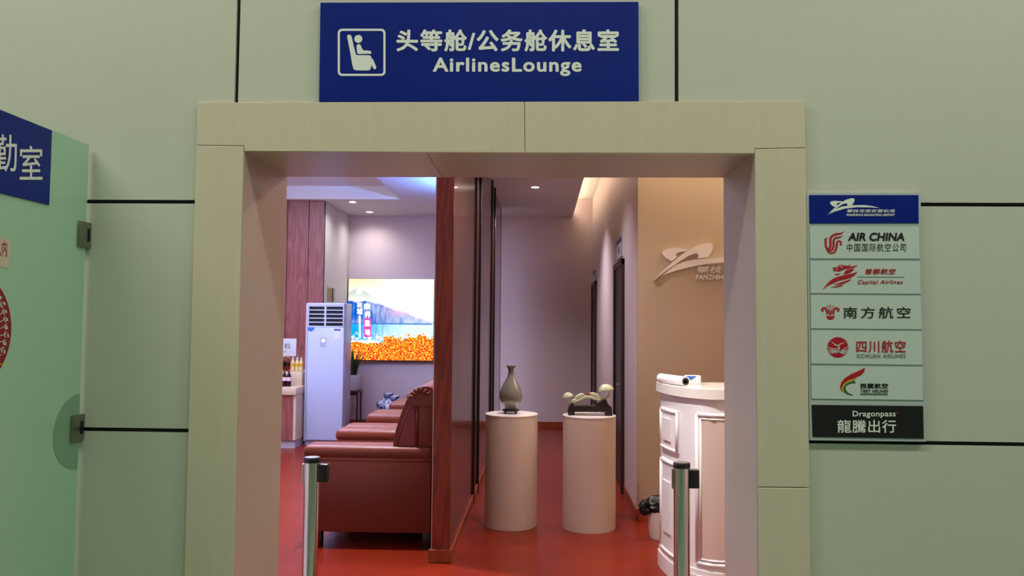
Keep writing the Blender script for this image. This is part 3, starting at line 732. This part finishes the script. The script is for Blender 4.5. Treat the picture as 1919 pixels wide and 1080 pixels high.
# arc-length positions along the curved face
PATH = deskpath(0, 60)[1:]
def along(s0, s1, n):
    d = [0]
    for a, b_ in zip(PATH, PATH[1:]): d.append(d[-1]+(b_-a).length)
    out = []
    for i in range(n+1):
        s = s0+(s1-s0)*i/n; j = max(q for q in range(len(d)-1) if d[q] <= s+1e-9); f_ = (s-d[j])/(d[j+1]-d[j])
        p = PATH[j].lerp(PATH[j+1], f_); tn = (PATH[j+1]-PATH[j]).normalized(); out.append((p, Vector((tn.y, -tn.x))))
    return out
def pxs(s):
    p, _ = along(s, s, 1)[0]; v = RB.transposed() @ Vector((p.x, p.y, 0)); return 959.5+F*v.x/-v.z
def s_at(px):
    lo, hi = .0, 1.2
    for _ in range(40):
        mid = (lo+hi)/2
        if pxs(mid) < px: lo = mid
        else: hi = mid
    return lo
def curved_panel(nm, s0, s1, z0, z1, off, m, n=10, th=.012):
    bm = newbm(); A = along(s0, s1, n); rows = []
    for p, nn in A:
        i_ = p-nn*.004; o_ = p+nn*off
        rows.append([bm.verts.new(Vector((q.x, q.y, z))-L) for q, z in ((i_, z0), (o_, z0+.004), (o_, z1-.004), (i_, z1))])
    for R1, R2 in zip(rows, rows[1:]):
        for k_ in range(4): bm.faces.new((R1[k_], R2[k_], R2[(k_+1) % 4], R1[(k_+1) % 4]))
    bm.faces.new(rows[0]); bm.faces.new(rows[-1]); return obj(nm, bm, m, t, 30)
def moulding(nm, s0, s1, z0, z1, off, r):
    A = along(s0, s1, 12); bot = [Vector((p.x+nn.x*off, p.y+nn.y*off, z0))-L for p, nn in A]; top = [Vector((q.x, q.y, z1)) for q in bot]
    bm = newbm()
    tube(bm, bot, r, 8); tube(bm, top, r, 8); tube(bm, [bot[0], top[0]], r, 8); tube(bm, [bot[-1], top[-1]], r, 8); return obj(nm, bm, 'desk_white', t, True)
def zpx(px, py, s):
    p, _ = along(s, s, 1)[0]; return at(px, py, p.y).z
sa, sb = .08, s_at(1273)
for (pa, pb) in ((772, 846), (868, 1040)):
    sm = (sa+sb)/2; z1, z0 = zpx(1255, pa-6, sm), zpx(1255, pb-2, sm)
    curved_panel('raised_panel', sa, sb, z0, z1, .012, 'desk_white')
    moulding('panel_moulding', sa+.01, sb-.008, z0+.012, z1-.012, .013, .010)
    h4 = (z1-z0)*.22
    curved_panel('inner_panel', sa+(sb-sa)*.25, sb-(sb-sa)*.30, z0+h4, z1-h4, .022, 'desk_white')
sf = s_at(1307); z1, z0 = zpx(1330, 778, sf+.05), zpx(1330, 1058, sf+.05)
curved_panel('front_panel', sf+.012, 1.5, z0+.012, z1-.012, .004, 'desk_panel', 16)
moulding('front_moulding', sf, 1.5, z0, z1, .006, .012); moulding('front_moulding', sf+.024, 1.48, z0+.024, z1-.024, .005, .007)
# roll of paper on the desk
ra, rb = at(1240, 707, 5.20), at(1283, 716, 4.92)
t = thing('paper_roll', 'white roll of paper with dark core lying on reception desk', 'paper roll', ((ra.x+rb.x)/2, (ra.y+rb.y)/2, HD))
RR = .030; d = Vector((rb.x-ra.x, rb.y-ra.y, 0)); d.normalize(); cen = Vector((0, 0, RR)); hl = .16
bm = newbm(); nrm = Vector((-d.y, d.x, 0)); A = cen-d*hl; B = cen+d*hl; rows = []
for (c, r_) in ((A, .017), (A, RR), (B, RR), (B, .017), (B-d*.1, .017)):
    rows.append([bm.verts.new(c+nrm*r_*math.cos(q*math.pi/14)+Vector((0, 0, 1))*r_*math.sin(q*math.pi/14)) for q in range(28)])
for R1, R2 in zip(rows, rows[1:]):
    for q in range(28): bm.faces.new((R1[q], R1[(q+1) % 28], R2[(q+1) % 28], R2[q]))
obj('sheet', bm, 'paper', t, 40)
bm = newbm(); rows = []
for (c, r_) in ((B+d*.001, .023), (B+d*.001, .013), (B-d*.09, .013)):
    rows.append([bm.verts.new(c+nrm*r_*math.cos(q*math.pi/14)+Vector((0, 0, 1))*r_*math.sin(q*math.pi/14)) for q in range(28)])
for R1, R2 in zip(rows, rows[1:]):
    for q in range(28): bm.faces.new((R1[q], R1[(q+1) % 28], R2[(q+1) % 28], R2[q]))
obj('core', bm, 'core', t, 40)
# tissue box behind it
b0 = at(1298, 715, 5.12)
t = thing('tissue_box', 'small white and blue box behind the paper roll', 'box', (b0.x, 5.12, HD))
bm = newbm(); box(bm, -.045, .045, -.04, .04, 0, .055, .003); obj('carton', bm, 'paper', t, 40)
bm = newbm(); polyface(bm, [Vector((-.045, -.041, .054)), Vector((.02, -.041, .054)), Vector((-.01, -.041, .03)), Vector((-.045, -.041, .025))], Vector((0, .001, 0))); obj('blue_print', bm, 'box_blue', t)
# waste bin
t = thing('waste_bin', 'cream waste bin lined with a black bag beside tan wall', 'bin', (.90, 5.95, 0))
bm = newbm(); lathe(bm, [(0, 0), (.085, 0), (.092, .02), (.105, .2), (.10, .2), (0, .03)], n=28); obj('bucket', bm, 'bin_white', t, 40)
bm = newbm(); bmesh.ops.create_icosphere(bm, subdivisions=4, radius=1)
for v in bm.verts:
    q = v.co.copy(); a = math.atan2(q.y, q.x); s = 1+.06*math.sin(7*a+3*q.z)+.05*math.sin(11*q.z+2*a)
    v.co = Vector((q.x*.125*s, q.y*.118*s, .235+q.z*.058*s+(.012*math.sin(3*a) if q.z > 0 else 0)))
obj('bag', bm, 'bag_black', t, True)
bm = newbm(); tube(bm, spline([(-.10, -.05, .21), (-.135, -.06, .20), (-.15, -.06, .235), (-.12, -.05, .27)], 4, closed=False), [.03]*13, 8); obj('bag_handle', bm, 'bag_black', t, True)

# --- airport emblem on the tan wall
t = thing('wall_emblem', 'raised cream airport emblem with lettering on the tan wall', 'emblem', tuple(at(1310, 520, YT)))
S = zoom(frontal(YT), 1210, 440, 10.8); TH = Vector((0, .028, 0))
w2 = [(145, 935), (320, 760), (500, 590), (640, 470), (800, 350), (960, 260), (1160, 188), (1280, 176), (1338, 212), (1345, 270), (1310, 370), (1245, 468), (1035, 490), (1055, 430), (1040, 395), (980, 388), (860, 430), (740, 510), (600, 600), (420, 720)]
l2 = [(520, 545), (400, 480), (330, 410), (325, 360), (380, 310), (480, 285), (620, 282), (850, 305), (790, 345), (680, 355), (610, 380), (600, 410), (625, 460)]
s2 = [(290, 850), (420, 740), (600, 610), (760, 550), (1000, 505), (1300, 475), (1560, 468), (1950, 500), (2430, 580), (2000, 562), (1560, 565), (1200, 600), (900, 655), (600, 730), (430, 790)]
for nm, p in (('emblem_loop', l2), ('emblem_swoosh', s2)): shape(nm, S, p, 'logo_plate', t, smooth=0, lift=.029, thick=TH)
shape('emblem_wing', S, w2, 'logo_plate', t, smooth=0, lift=.036, thick=Vector((0, .035, 0)))
text('lettering', S, '攀枝花保安营机场', (1020, 640, 3105, 775), 'logo_plate', t, bold=.012, shear=.15, lift=.002, thick=.018, space=1.05)
text('lettering', S, 'PANZHIHUA BAOANYING AIRPORT', (1005, 815, 3105, 912), 'logo_plate', t, bold=.02, shear=.15, lift=.002, thick=.018)

# ================================================================== LOUNGE
# --- air conditioner
AX0, AX1, AY = at(568, 830, 10.1).x, at(641, 830, 10.1).x, 10.1
t = thing('air_conditioner', 'tall white floor standing air conditioner with dark louvre grille', 'air conditioner', ((AX0+AX1)/2, AY+.2, 0))
ZA_ = at(605, 568, AY).z
boxobj('cabinet', (AX0, AX1, AY+.03, AY+.40, .05, ZA_), 'ac_white', t, bev=.012)
boxobj('plinth', (AX0+.01, AX1-.01, AY+.04, AY+.39, 0, .05), 'ac_grey', t)
zg0, zg1 = at(608, 612, AY).z, at(608, 574, AY).z
boxobj('front_panel', (AX0+.03, AX1-.004, AY, AY+.03, .07, zg0-.01), 'ac_white', t, bev=.006)
boxobj('side_trim', (AX0, AX0+.028, AY+.004, AY+.03, .05, ZA_-.005), 'ac_grey', t, bev=.006)
boxobj('top_cap', (AX0+.03, AX1-.004, AY, AY+.03, zg1+.002, ZA_), 'ac_white', t, bev=.004)
gx0, gx1_ = at(579, 590, AY).x, AX1-.02
gr = boxobj('grille', (gx0-.02, gx1_+.01, AY+.026, AY+.032, zg0-.005, zg1+.005), 'grille_dark', t)
for i in range(6):
    z = zg0+(zg1-zg0)*i/5
    boxobj('louvre', (gx0-.015, gx1_+.008, AY+.002, AY+.026, z-.007, z+.007), 'ac_white', gr, bev=.002, seg=1)
gm = at(609.5, 590, AY).x
boxobj('mullion', (gm-.012, gm+.012, AY+.0, AY+.026, zg0, zg1), 'ac_white', gr, bev=.002, seg=1)
boxobj('mullion', (gx0-.02, gx0, AY+.0, AY+.026, zg0, zg1), 'ac_grey', gr); boxobj('mullion', (gx1_, gx1_+.012, AY, AY+.026, zg0, zg1), 'ac_white', gr)
def acq(nm, u0, v0, u1, v1, m, dy=.001):
    a, b_ = at(u0, v0, AY), at(u1, v1, AY); return boxobj(nm, (a.x, b_.x, AY-dy, AY+.002, b_.z, a.z), m, t)
acq('display', 600, 633, 611, 651, 'ac_grey'); acq('energy_label', 626, 617, 638, 636, 'plaque', .001); acq('label_band', 626, 617, 638, 620, 'plaque_blue', .0015)
mat('digit', rgb(240, 246, 255), .5, emit=(1, 1, 1, 1), estr=1.5); acq('digits', 603, 636, 609, 641, 'digit', .002)
Sx = frontal(AY-.001); shape('blue_sticker', Sx, [(576, 614), (590, 614), (588, 619), (582, 622), (577, 619)], 'box_blue', t, smooth=0)
boxobj('side_grille', (AX1-.001, AX1+.003, AY+.10, AY+.16, .1, 1.2), 'ac_grey', t)

# --- light box picture
XB0, XB1 = at(652, 600, YE-.1).x, at(812.5, 600, YE-.1).x; ZB0, ZB1 = at(730, 675.5, YE-.1).z, at(730, 523, YE-.1).z
t = thing('light_box', 'glowing light box picture of a mountain lake and orange trees on end wall', 'light box', ((XB0+XB1)/2, YE-.05, ZB0))
boxobj('case', (XB0-.012, XB1+.006, YE-.095, YE, ZB0-.014, ZB1+.004), 'dark_wood', t)
def picture():
    m = bpy.data.materials.new('picture'); m.use_nodes = True; nt = m.node_tree; nt.nodes.clear()
    out = nt.nodes.new('ShaderNodeOutputMaterial'); em = nt.nodes.new('ShaderNodeEmission'); nt.links.new(em.outputs[0], out.inputs[0]); em.inputs[1].default_value = 1.25
    tc = nt.nodes.new('ShaderNodeTexCoord'); sp = nt.nodes.new('ShaderNodeSeparateXYZ'); nt.links.new(tc.outputs['Object'], sp.inputs[0])
    def mth(op, a, b=None, c=None, clamp=False):
        n = nt.nodes.new('ShaderNodeMath'); n.operation = op; n.use_clamp = clamp
        for i, q in enumerate((a, b, c)):
            if q is None: continue
            if isinstance(q, (int, float)): n.inputs[i].default_value = q
            else: nt.links.new(q, n.inputs[i])
        return n.outputs[0]
    u = mth('DIVIDE', sp.outputs['X'], XB1-XB0); v = mth('DIVIDE', sp.outputs['Z'], ZB1-ZB0)
    def noise(s, det=3, sx=1.0, sz=1.0):
        mp = nt.nodes.new('ShaderNodeMapping'); mp.inputs['Scale'].default_value = (sx, 1, sz); nt.links.new(tc.outputs['Object'], mp.inputs[0])
        n = nt.nodes.new('ShaderNodeTexNoise'); n.inputs['Scale'].default_value = s; n.inputs['Detail'].default_value = det; nt.links.new(mp.outputs[0], n.inputs[0]); return n.outputs['Fac']
    def mix(f_, a, b):
        n = nt.nodes.new('ShaderNodeMix'); n.data_type = 'RGBA'
        if isinstance(f_, (int, float)): n.inputs['Factor'].default_value = f_
        else: nt.links.new(f_, n.inputs['Factor'])
        for k_, q in (('A', a), ('B', b)):
            if isinstance(q, tuple): n.inputs[k_].default_value = q
            else: nt.links.new(q, n.inputs[k_])
        return n.outputs['Result']
    def sm(x, a, b):
        n = nt.nodes.new('ShaderNodeMapRange'); n.interpolation_type = 'SMOOTHSTEP'; n.inputs['From Min'].default_value = a; n.inputs['From Max'].default_value = b
        nt.links.new(x, n.inputs['Value']); return n.outputs[0]
    n1 = noise(5, 5); n2 = noise(16, 4); n3 = noise(38, 3); n4 = noise(9, 3, 1.6, .5)
    c = mix(sm(u, .05, .75), rgb(255, 226, 186), rgb(255, 255, 250))
    c = mix(sm(mth('SUBTRACT', v, mth('MULTIPLY', n1, .1)), .74, .92), rgb(255, 252, 246), c)
    # far grey hill, upper left
    hill = mth('ADD', mth('MULTIPLY_ADD', mth('ABSOLUTE', mth('SUBTRACT', u, .1)), -.55, .90), mth('MULTIPLY', mth('SUBTRACT', n1, .5), .08))
    c = mix(mth('MULTIPLY', sm(mth('SUBTRACT', hill, v), 0, .02), mth('MULTIPLY', sm(v, .66, .86), .75)), c, rgb(168, 190, 176))
    # main mountain
    ridge = mth('ADD', mth('MULTIPLY_ADD', mth('MAXIMUM', mth('SUBTRACT', u, .26), 0), -.36, .74), mth('MULTIPLY', mth('SUBTRACT', n1, .5), .10))
    mm = sm(mth('SUBTRACT', ridge, v), 0, .03)
    tone = mth('ADD', mth('MULTIPLY', n4, 1.5), mth('MULTIPLY_ADD', u, .8, -.80), clamp=True)
    mc = mix(tone, rgb(6, 92, 196), rgb(236, 244, 255)); mc = mix(mth('MULTIPLY', sm(u, .35, .6), mth('MULTIPLY', sm(v, .50, .60), .85)), mc, rgb(232, 190, 226))
    c = mix(mm, c, mc)
    # water
    wt = mix(sm(mth('ADD', mth('MULTIPLY', n4, .55), u), .35, 1.05), rgb(20, 166, 226), rgb(216, 250, 250))
    c = mix(sm(v, .445, .435), c, wt)
    c = mix(sm(mth('MULTIPLY', mth('SUBTRACT', n2, .5), 1), .02, .10), c, mix(sm(v, .36, .30), c, rgb(255, 255, 255)))
    # horizontal bar
    bar = mth('MULTIPLY', sm(mth('ABSOLUTE', mth('SUBTRACT', v, .447)), .009, .006), mth('MULTIPLY', sm(u, .02, .03), sm(u, .985, .975)))
    c = mix(bar, c, rgb(62, 118, 200))
    # green bank and white houses left
    c = mix(mth('MULTIPLY', sm(mth('ADD', v, mth('MULTIPLY', n2, .08)), .30, .26), sm(u, .40, .30)), c, rgb(250, 252, 250))
    c = mix(mth('MULTIPLY', sm(mth('ADD', v, mth('MULTIPLY', n2, .1)), .25, .23), sm(u, .22, .16)), c, rgb(96, 200, 110))
    # orange trees
    top = mth('ADD', mth('ADD', mth('MULTIPLY', mth('SUBTRACT', n1, .5), .32), .22), mth('ADD', mth('MULTIPLY', u, .10), mth('MULTIPLY', mth('SUBTRACT', n2, .5), .22)))
    tr = mix(sm(n2, .38, .60), rgb(222, 40, 24), rgb(255, 120, 12)); tr = mix(sm(n3, .49, .62), tr, rgb(255, 224, 84))
    tr = mix(mth('MULTIPLY', sm(n3, .42, .36), .7), tr, rgb(176, 28, 50))
    c = mix(sm(mth('SUBTRACT', top, v), 0, .012), c, tr)
    nt.links.new(c, em.inputs[0]); MATS['picture'] = m
picture()
bm = newbm(); polyface(bm, [Vector((0, 0, 0)), Vector((XB1-XB0, 0, 0)), Vector((XB1-XB0, 0, ZB1-ZB0)), Vector((0, 0, ZB1-ZB0))], Vector((0, .004, 0)))
o = obj('picture_face', bm, 'picture', t); o.location = Vector((XB0, YE-.1, ZB0))-parent_loc(t)
mat('glow_white', (1, 1, 1, 1), emit=(1, 1, 1, 1), estr=1.6); mat('glow_pink', rgb(210, 40, 130), emit=rgb(214, 40, 130), estr=1.2)
SB = zoom(frontal(YE-.101), 640, 510, 6)
for ch, q in (('阳', (168, 188, 228, 252)), ('花', (172, 345, 236, 402)), ('城', (172, 408, 238, 478)), ('康', (250, 350, 325, 420)), ('养', (262, 440, 326, 515))): text('lettering', SB, ch, q, 'glow_white', t, bold=.03, lift=.002)
shape('pink_seal', SB, [(252, 524), (330, 522), (331, 728), (256, 732)], 'glow_pink', t, smooth=0, lift=.001)
for ch, q in (('胜', (262, 540, 322, 612)), ('地', (264, 642, 322, 712))): text('lettering', SB, ch, q, 'glow_white', t, bold=.03, lift=.002)
strokes('small_column', SB, [([(206, 488), (206, 745)], 18)], 'glow_white', t, lift=.002, smooth=0)

# --- plant stand with potted plant, socket, floor vases
px_ = at(662, 731, 11.85); zt_ = px_.z
t = thing('plant_stand', 'slim dark wooden plant stand against the end wall', 'table', (-2.845, 11.85, 0))
bm = newbm(); box(bm, -.14, .14, -.15, .15, zt_-.03, zt_, .004); obj('top', bm, 'table_wood', t, 40)
for sx in (-1, 1):
    for sy in (-1, 1):
        bm = newbm(); box(bm, sx*.118-.011, sx*.118+.011, sy*.12-.013, sy*.12+.013, 0, zt_-.03); obj('leg', bm, 'table_wood', t)
bm = newbm(); box(bm, -.125, .125, -.12, -.105, zt_-.07, zt_-.03); obj('apron', bm, 'table_wood', t)
pc = at(656, 728, 11.85)
t = thing('potted_plant', 'snake plant with upright dark leaves in white pot on plant stand', 'plant', (-2.815, 11.80, zt_))
bm = newbm(); lathe(bm, [(0, 0), (.075, 0), (.085, .02), (.115, .13), (.118, .23), (.108, .23), (.1, .2), (0, .19)], n=32); obj('pot', bm, 'pot', t, 50)
random.seed(11)
for k_ in range(13):
    a = random.uniform(-1.9, 1.9); r0 = random.uniform(.01, .06); h = random.uniform(.28, .46); ln = random.uniform(.06, .2)
    base = Vector((r0*math.cos(a), r0*math.sin(a), .19)); dr = Vector((math.cos(a), math.sin(a), 0)); sd = Vector((-dr.y, dr.x, 0))
    bm = newbm(); rows = []
    for i in range(7):
        q = i/6; p = base+dr*ln*q*q+Vector((0, 0, h*q)); wd = .024*(1-q**2.2)+.001
        rows.append([bm.verts.new(p-sd*wd), bm.verts.new(p-dr*.005), bm.verts.new(p+sd*wd), bm.verts.new(p+dr*.003)])
    for A, B in zip(rows, rows[1:]):
        for j in range(4): bm.faces.new((A[j], A[(j+1) % 4], B[(j+1) % 4], B[j]))
    bm.faces.new(rows[0]); bm.faces.new(rows[-1]); obj('leaf', bm, 'leaf', t, True)
a, b_ = at(656, 748, YE), at(669, 766, YE)
t = thing('wall_socket', 'white wall socket low on the end wall behind plant stand', 'socket', ((a.x+b_.x)/2, YE, b_.z))
boxobj('plate', (a.x, b_.x, YE-.012, YE, b_.z, a.z), 'socket', t, bev=.003)
bm = newbm()
for q in (-.018, .018): box(bm, q-.003, q+.003, -.0135, -.012, .05, .075)
obj('slots', bm, 'print_black', t)
mv = bpy.data.materials.new('blue_white'); mv.use_nodes = True; nt = mv.node_tree; b = nt.nodes['Principled BSDF']; b.inputs['Roughness'].default_value = .15
tc = nt.nodes.new('ShaderNodeTexCoord'); vo = nt.nodes.new('ShaderNodeTexNoise'); vo.inputs['Scale'].default_value = 17; vo.inputs['Detail'].default_value = 2; nt.links.new(tc.outputs['Object'], vo.inputs[0])
cr = nt.nodes.new('ShaderNodeValToRGB'); cr.color_ramp.elements[0].position = .43; cr.color_ramp.elements[1].position = .52; cr.color_ramp.elements[0].color = rgb(58, 72, 140); cr.color_ramp.elements[1].color = rgb(196, 200, 220)
nt.links.new(vo.outputs['Fac'], cr.inputs[0]); nt.links.new(cr.outputs[0], b.inputs['Base Color']); MATS['blue_white'] = mv
def floor_vase(px, py, Y, sc_, label):
    p = at(px, py, Y); h = p.z
    t = thing('porcelain_vase', label, 'vase', (p.x, Y, 0))
    pr = [(0, 0), (.42, 0), (.5, .1), (.82, .48), (1.0, .68), (.96, .78), (.56, .86), (.36, .89), (.35, .94), (.50, 1.0), (.44, 1.0), (.3, .95), (.3, .88)]
    pr = [(max(0, q.x)*sc_, q.y*h) for q in spline([(a, b, 0) for a, b in pr], 3, closed=False)]
    bm = newbm(); lathe(bm, pr, n=32); obj('body', bm, 'blue_white', t, True)
    bm = newbm(); lathe(bm, [(.365*sc_, h*.865), (.375*sc_, h*.885), (.365*sc_, h*.905)], n=32); obj('neck_ring', bm, 'plaque_blue', t, True)
floor_vase(727.5, 738, 11.5, .165, 'taller blue and white porcelain floor vase behind the armchair row')
floor_vase(740, 743, 11.05, .15, 'shorter blue and white porcelain floor vase behind the armchair row')

# --- drinks counter, bottles, drinks sign
CXR, CYF = at(551, 780, 9.8).x, 9.8; ZK = at(545, 727, 9.8).z; ZK0 = at(545, 741, 9.8).z
t = thing('drinks_counter', 'beige topped wooden drinks counter beside the air conditioner', 'counter', (CXR-.5, 10.2, 0))
boxobj('base', (-4.6, CXR-.02, CYF+.03, YWD-.02, .1, ZK0), 'wood_pink', t); boxobj('end_panel', (CXR-.02, CXR+.012, CYF+.03, YWD-.02, .1, ZK0), 'counter_beige', t)
boxobj('toe_kick', (-4.6, CXR, CYF+.06, YWD-.02, 0, .1), 'kick', t); boxobj('worktop', (-4.6, CXR+.02, CYF, YWD-.02, ZK0, ZK), 'counter_beige', t, bev=.006)
ZK2 = at(550, 697, 10.12).z; boxobj('raised_shelf', (-4.6, at(566, 710, 10.12).x, 10.12, YWD-.02, ZK, ZK2), 'counter_beige', t, bev=.004)
def bottle(px, Y, z, h, r, body, cap_, label, lab, grp):
    p = at(px, 700, Y); t = thing('drink_bottle', lab, 'bottle', (p.x, Y, z), grp)
    bm = newbm(); lathe(bm, [(0, 0), (r*.85, 0), (r, h*.04), (r*.94, h*.2), (r, h*.45), (r*.97, h*.6), (r*.5, h*.80), (r*.36, h*.86), (r*.36, h*.93), (0, h*.93)], n=20); obj('bottle', bm, body, t, True)
    bm = newbm(); lathe(bm, [(r*.42, h*.9), (r*.42, h), (0, h)], n=16); obj('cap', bm, cap_, t, 40)
    bm = newbm(); lathe(bm, [(r*1.02, h*.34), (r*1.03, h*.56)], n=20); obj('label', bm, label, t, True)
for px, lb in ((533, 'cola bottle with red cap on the beige worktop, farther from the air conditioner'), (541.5, 'cola bottle with red cap on the beige worktop, nearer the air conditioner')):
    bottle(px, 9.98, ZK, .215, .030, 'cola', 'cola_label', 'cola_band', lb, 'cola bottles on the counter')
for px, lb in ((531, 'brown drink bottle with yellow cap on raised shelf, farther from cream bottles'), (539, 'brown drink bottle with yellow cap on raised shelf, next to cream bottles')):
    bottle(px, 10.2, ZK2, .20, .028, 'tea', 'cap_yellow', 'cola', lb, 'brown bottles on the raised shelf')
for px, lb in ((548.5, 'cream drink bottle on raised shelf next to the brown bottles'), (556.5, 'cream drink bottle on raised shelf between two cream bottles'), (564, 'cream drink bottle on raised shelf next to the air conditioner')):
    bottle(px, 10.2, ZK2, .185, .027, 'cream_drink', 'porcelain', 'cap_yellow', lb, 'cream bottles on the raised shelf')
a, b_ = at(556, 635, 10.735), at(556, 668, 10.735)
t = thing('drinks_sign', 'small white card with a dark character on wood wall above bottles', 'sign', (a.x-.15, 10.735, b_.z))
boxobj('card', (a.x-.31, a.x, 10.727, 10.7375, b_.z, a.z), 'plaque', t, bev=.003)
S = frontal(10.726); text('lettering', S, '料', (533, 643.5, 544.5, 655), 'print_grey', t, bold=.02)
strokes('small_print', S, [([(531, 659.5), (536, 659.5)], 1.5)], 'print_grey', t, smooth=0)

# ================================================================== LAMPS
mat('lamp_warm', (1, 1, 1, 1), emit=(1, .93, .85, 1), estr=14); mat('lamp_trim', rgb(230, 230, 230), .4)
def downlight(x, y, label, power, col, ang=150, z=ZC):
    t = thing('downlight', label, 'ceiling light', (x, y, z), 'recessed downlights')
    bm = newbm(); lathe(bm, [(.045, -.002), (.062, -.006), (.068, 0)], n=28); obj('trim_ring', bm, 'lamp_trim', t, True)
    bm = newbm(); lathe(bm, [(0, -.003), (.046, -.003)], n=28); obj('lens', bm, 'lamp_warm', t)
    if power: spot('downlight_light', (x, y, z-.02), power, col, ang)
def ceil_xy(px, py, z=ZC):
    d = ray(px, py); s = (z-HC)/d.z; return d.x*s, d.y*s
WARM = (1, .82, .66); PINK = (1, .90, .97); COOL = (1, .95, .93)
x, y = ceil_xy(1003, 351); downlight(x, y, 'round recessed downlight in the corridor ceiling near the warm cove', 230, PINK, 128)
x, y = ceil_xy(661, 378.5); downlight(x, y, 'round recessed downlight nearer the ceiling tray', 32, COOL)
x, y = ceil_xy(693, 397.5); downlight(x, y, 'round recessed downlight nearer the end wall picture', 34, COOL)
# unseen fittings behind the door head; desk and first armchair ones added for light
for (x, y, p, c, lb) in ((-.05, 5.6, 150, PINK, 'round recessed downlight in the corridor ceiling at the partition end'), (-.05, 7.3, 110, PINK, 'round recessed downlight in the corridor ceiling behind the pedestals'),
                     (1.6, 3.9, 200, (1, .93, .9), 'added unseen downlight in the cove ceiling in front of the reception desk')): downlight(x, y, lb, p, c, *((120, ZC) if x < .4 else (66, 3.53)))
downlight(-.2, 3.85, 'added unseen tilted downlight in the corridor ceiling aimed at the reception desk', 0, WARM)
o = spot('downlight_light', (-.2, 3.85, ZC-.02), 420, (1, .95, .93), 44, 1.0); o.rotation_euler = (Vector((.98, 4.85, .75))-o.location).to_track_quat('-Z', 'Y').to_euler()  # added spot that brightens the curved left end of the desk
for (x, y, lb) in ((-1.45, 5.53, 'added unseen at the front of the first armchair'), (-1.35, 6.6, 'over the second armchair'), (-1.35, 8.6, 'over the third armchair')): downlight(x, y, 'round recessed downlight '+lb, 420 if y < 6 else 80, (1, .92, .9), 150 if y < 6 else 110)  # first one is added to brighten the right jamb and the desk
mat('fill_panel', (1, 1, 1, 1), emit=(.60, .68, 1, 1), estr=12)
t = thing('fill_panel_lamp', 'added cool white panel lamp, unseen inside the lounge ceiling tray', 'ceiling light', (-3.05, 7.4, ZC+.18))  # added lamp out of view, brightens the lounge and the tray edge
boxobj('housing', (-3.95, -2.15, 5.3, 9.35, ZC+.15, ZC+.18), 'lamp_trim', t); boxobj('diffuser', (-3.9, -2.2, 5.35, 9.3, ZC+.08, ZC+.15), 'fill_panel', t)
# LED strips: warm on the soffit edge and over the reception wall, plus an added blue one on a made-up partition ledge
def led(name, dims, col, estr, label):
    m = 'led_'+label[-14:]; mat(m, (1, 1, 1, 1), emit=col+(1,), estr=estr)
    return tag(boxobj(name, dims, m), label, 'light strip')
led('led_strip', (XSO-.012, XSO, YR+.05, YE-.05, ZC+.08, ZC+.09), (1, .74, .46), 55, 'warm LED strip along the corridor soffit edge')
led('led_strip', (XCW+.05, 3.45, YT-.16, YT-.13, 3.50, 3.53), (1, .80, .58), 130, 'warm LED strip above the tan reception wall')
ZL = ZC-.32
led('led_strip', (XPL-.04, XPL-.02, YP0+.25, 9.6, ZL, ZL+.01), (.10, .32, 1), 1500, 'blue LED strip on the partition ledge')  # added unseen source that turns the lounge ceiling blue
bm = newbm(); box(bm, XPL-.055, XPL, YP0+.2, 9.65, ZL-.02, ZL); box(bm, XPL-.055, XPL-.047, YP0+.2, 9.65, ZL, ZL+.012); box(bm, XPL-.055, XPL, 9.62, 9.65, ZL, ZL+.07)
struct(obj('trim_10', bm, 'wood_pink'))  # added ledge, its lip shaped to keep the blue light off the walls
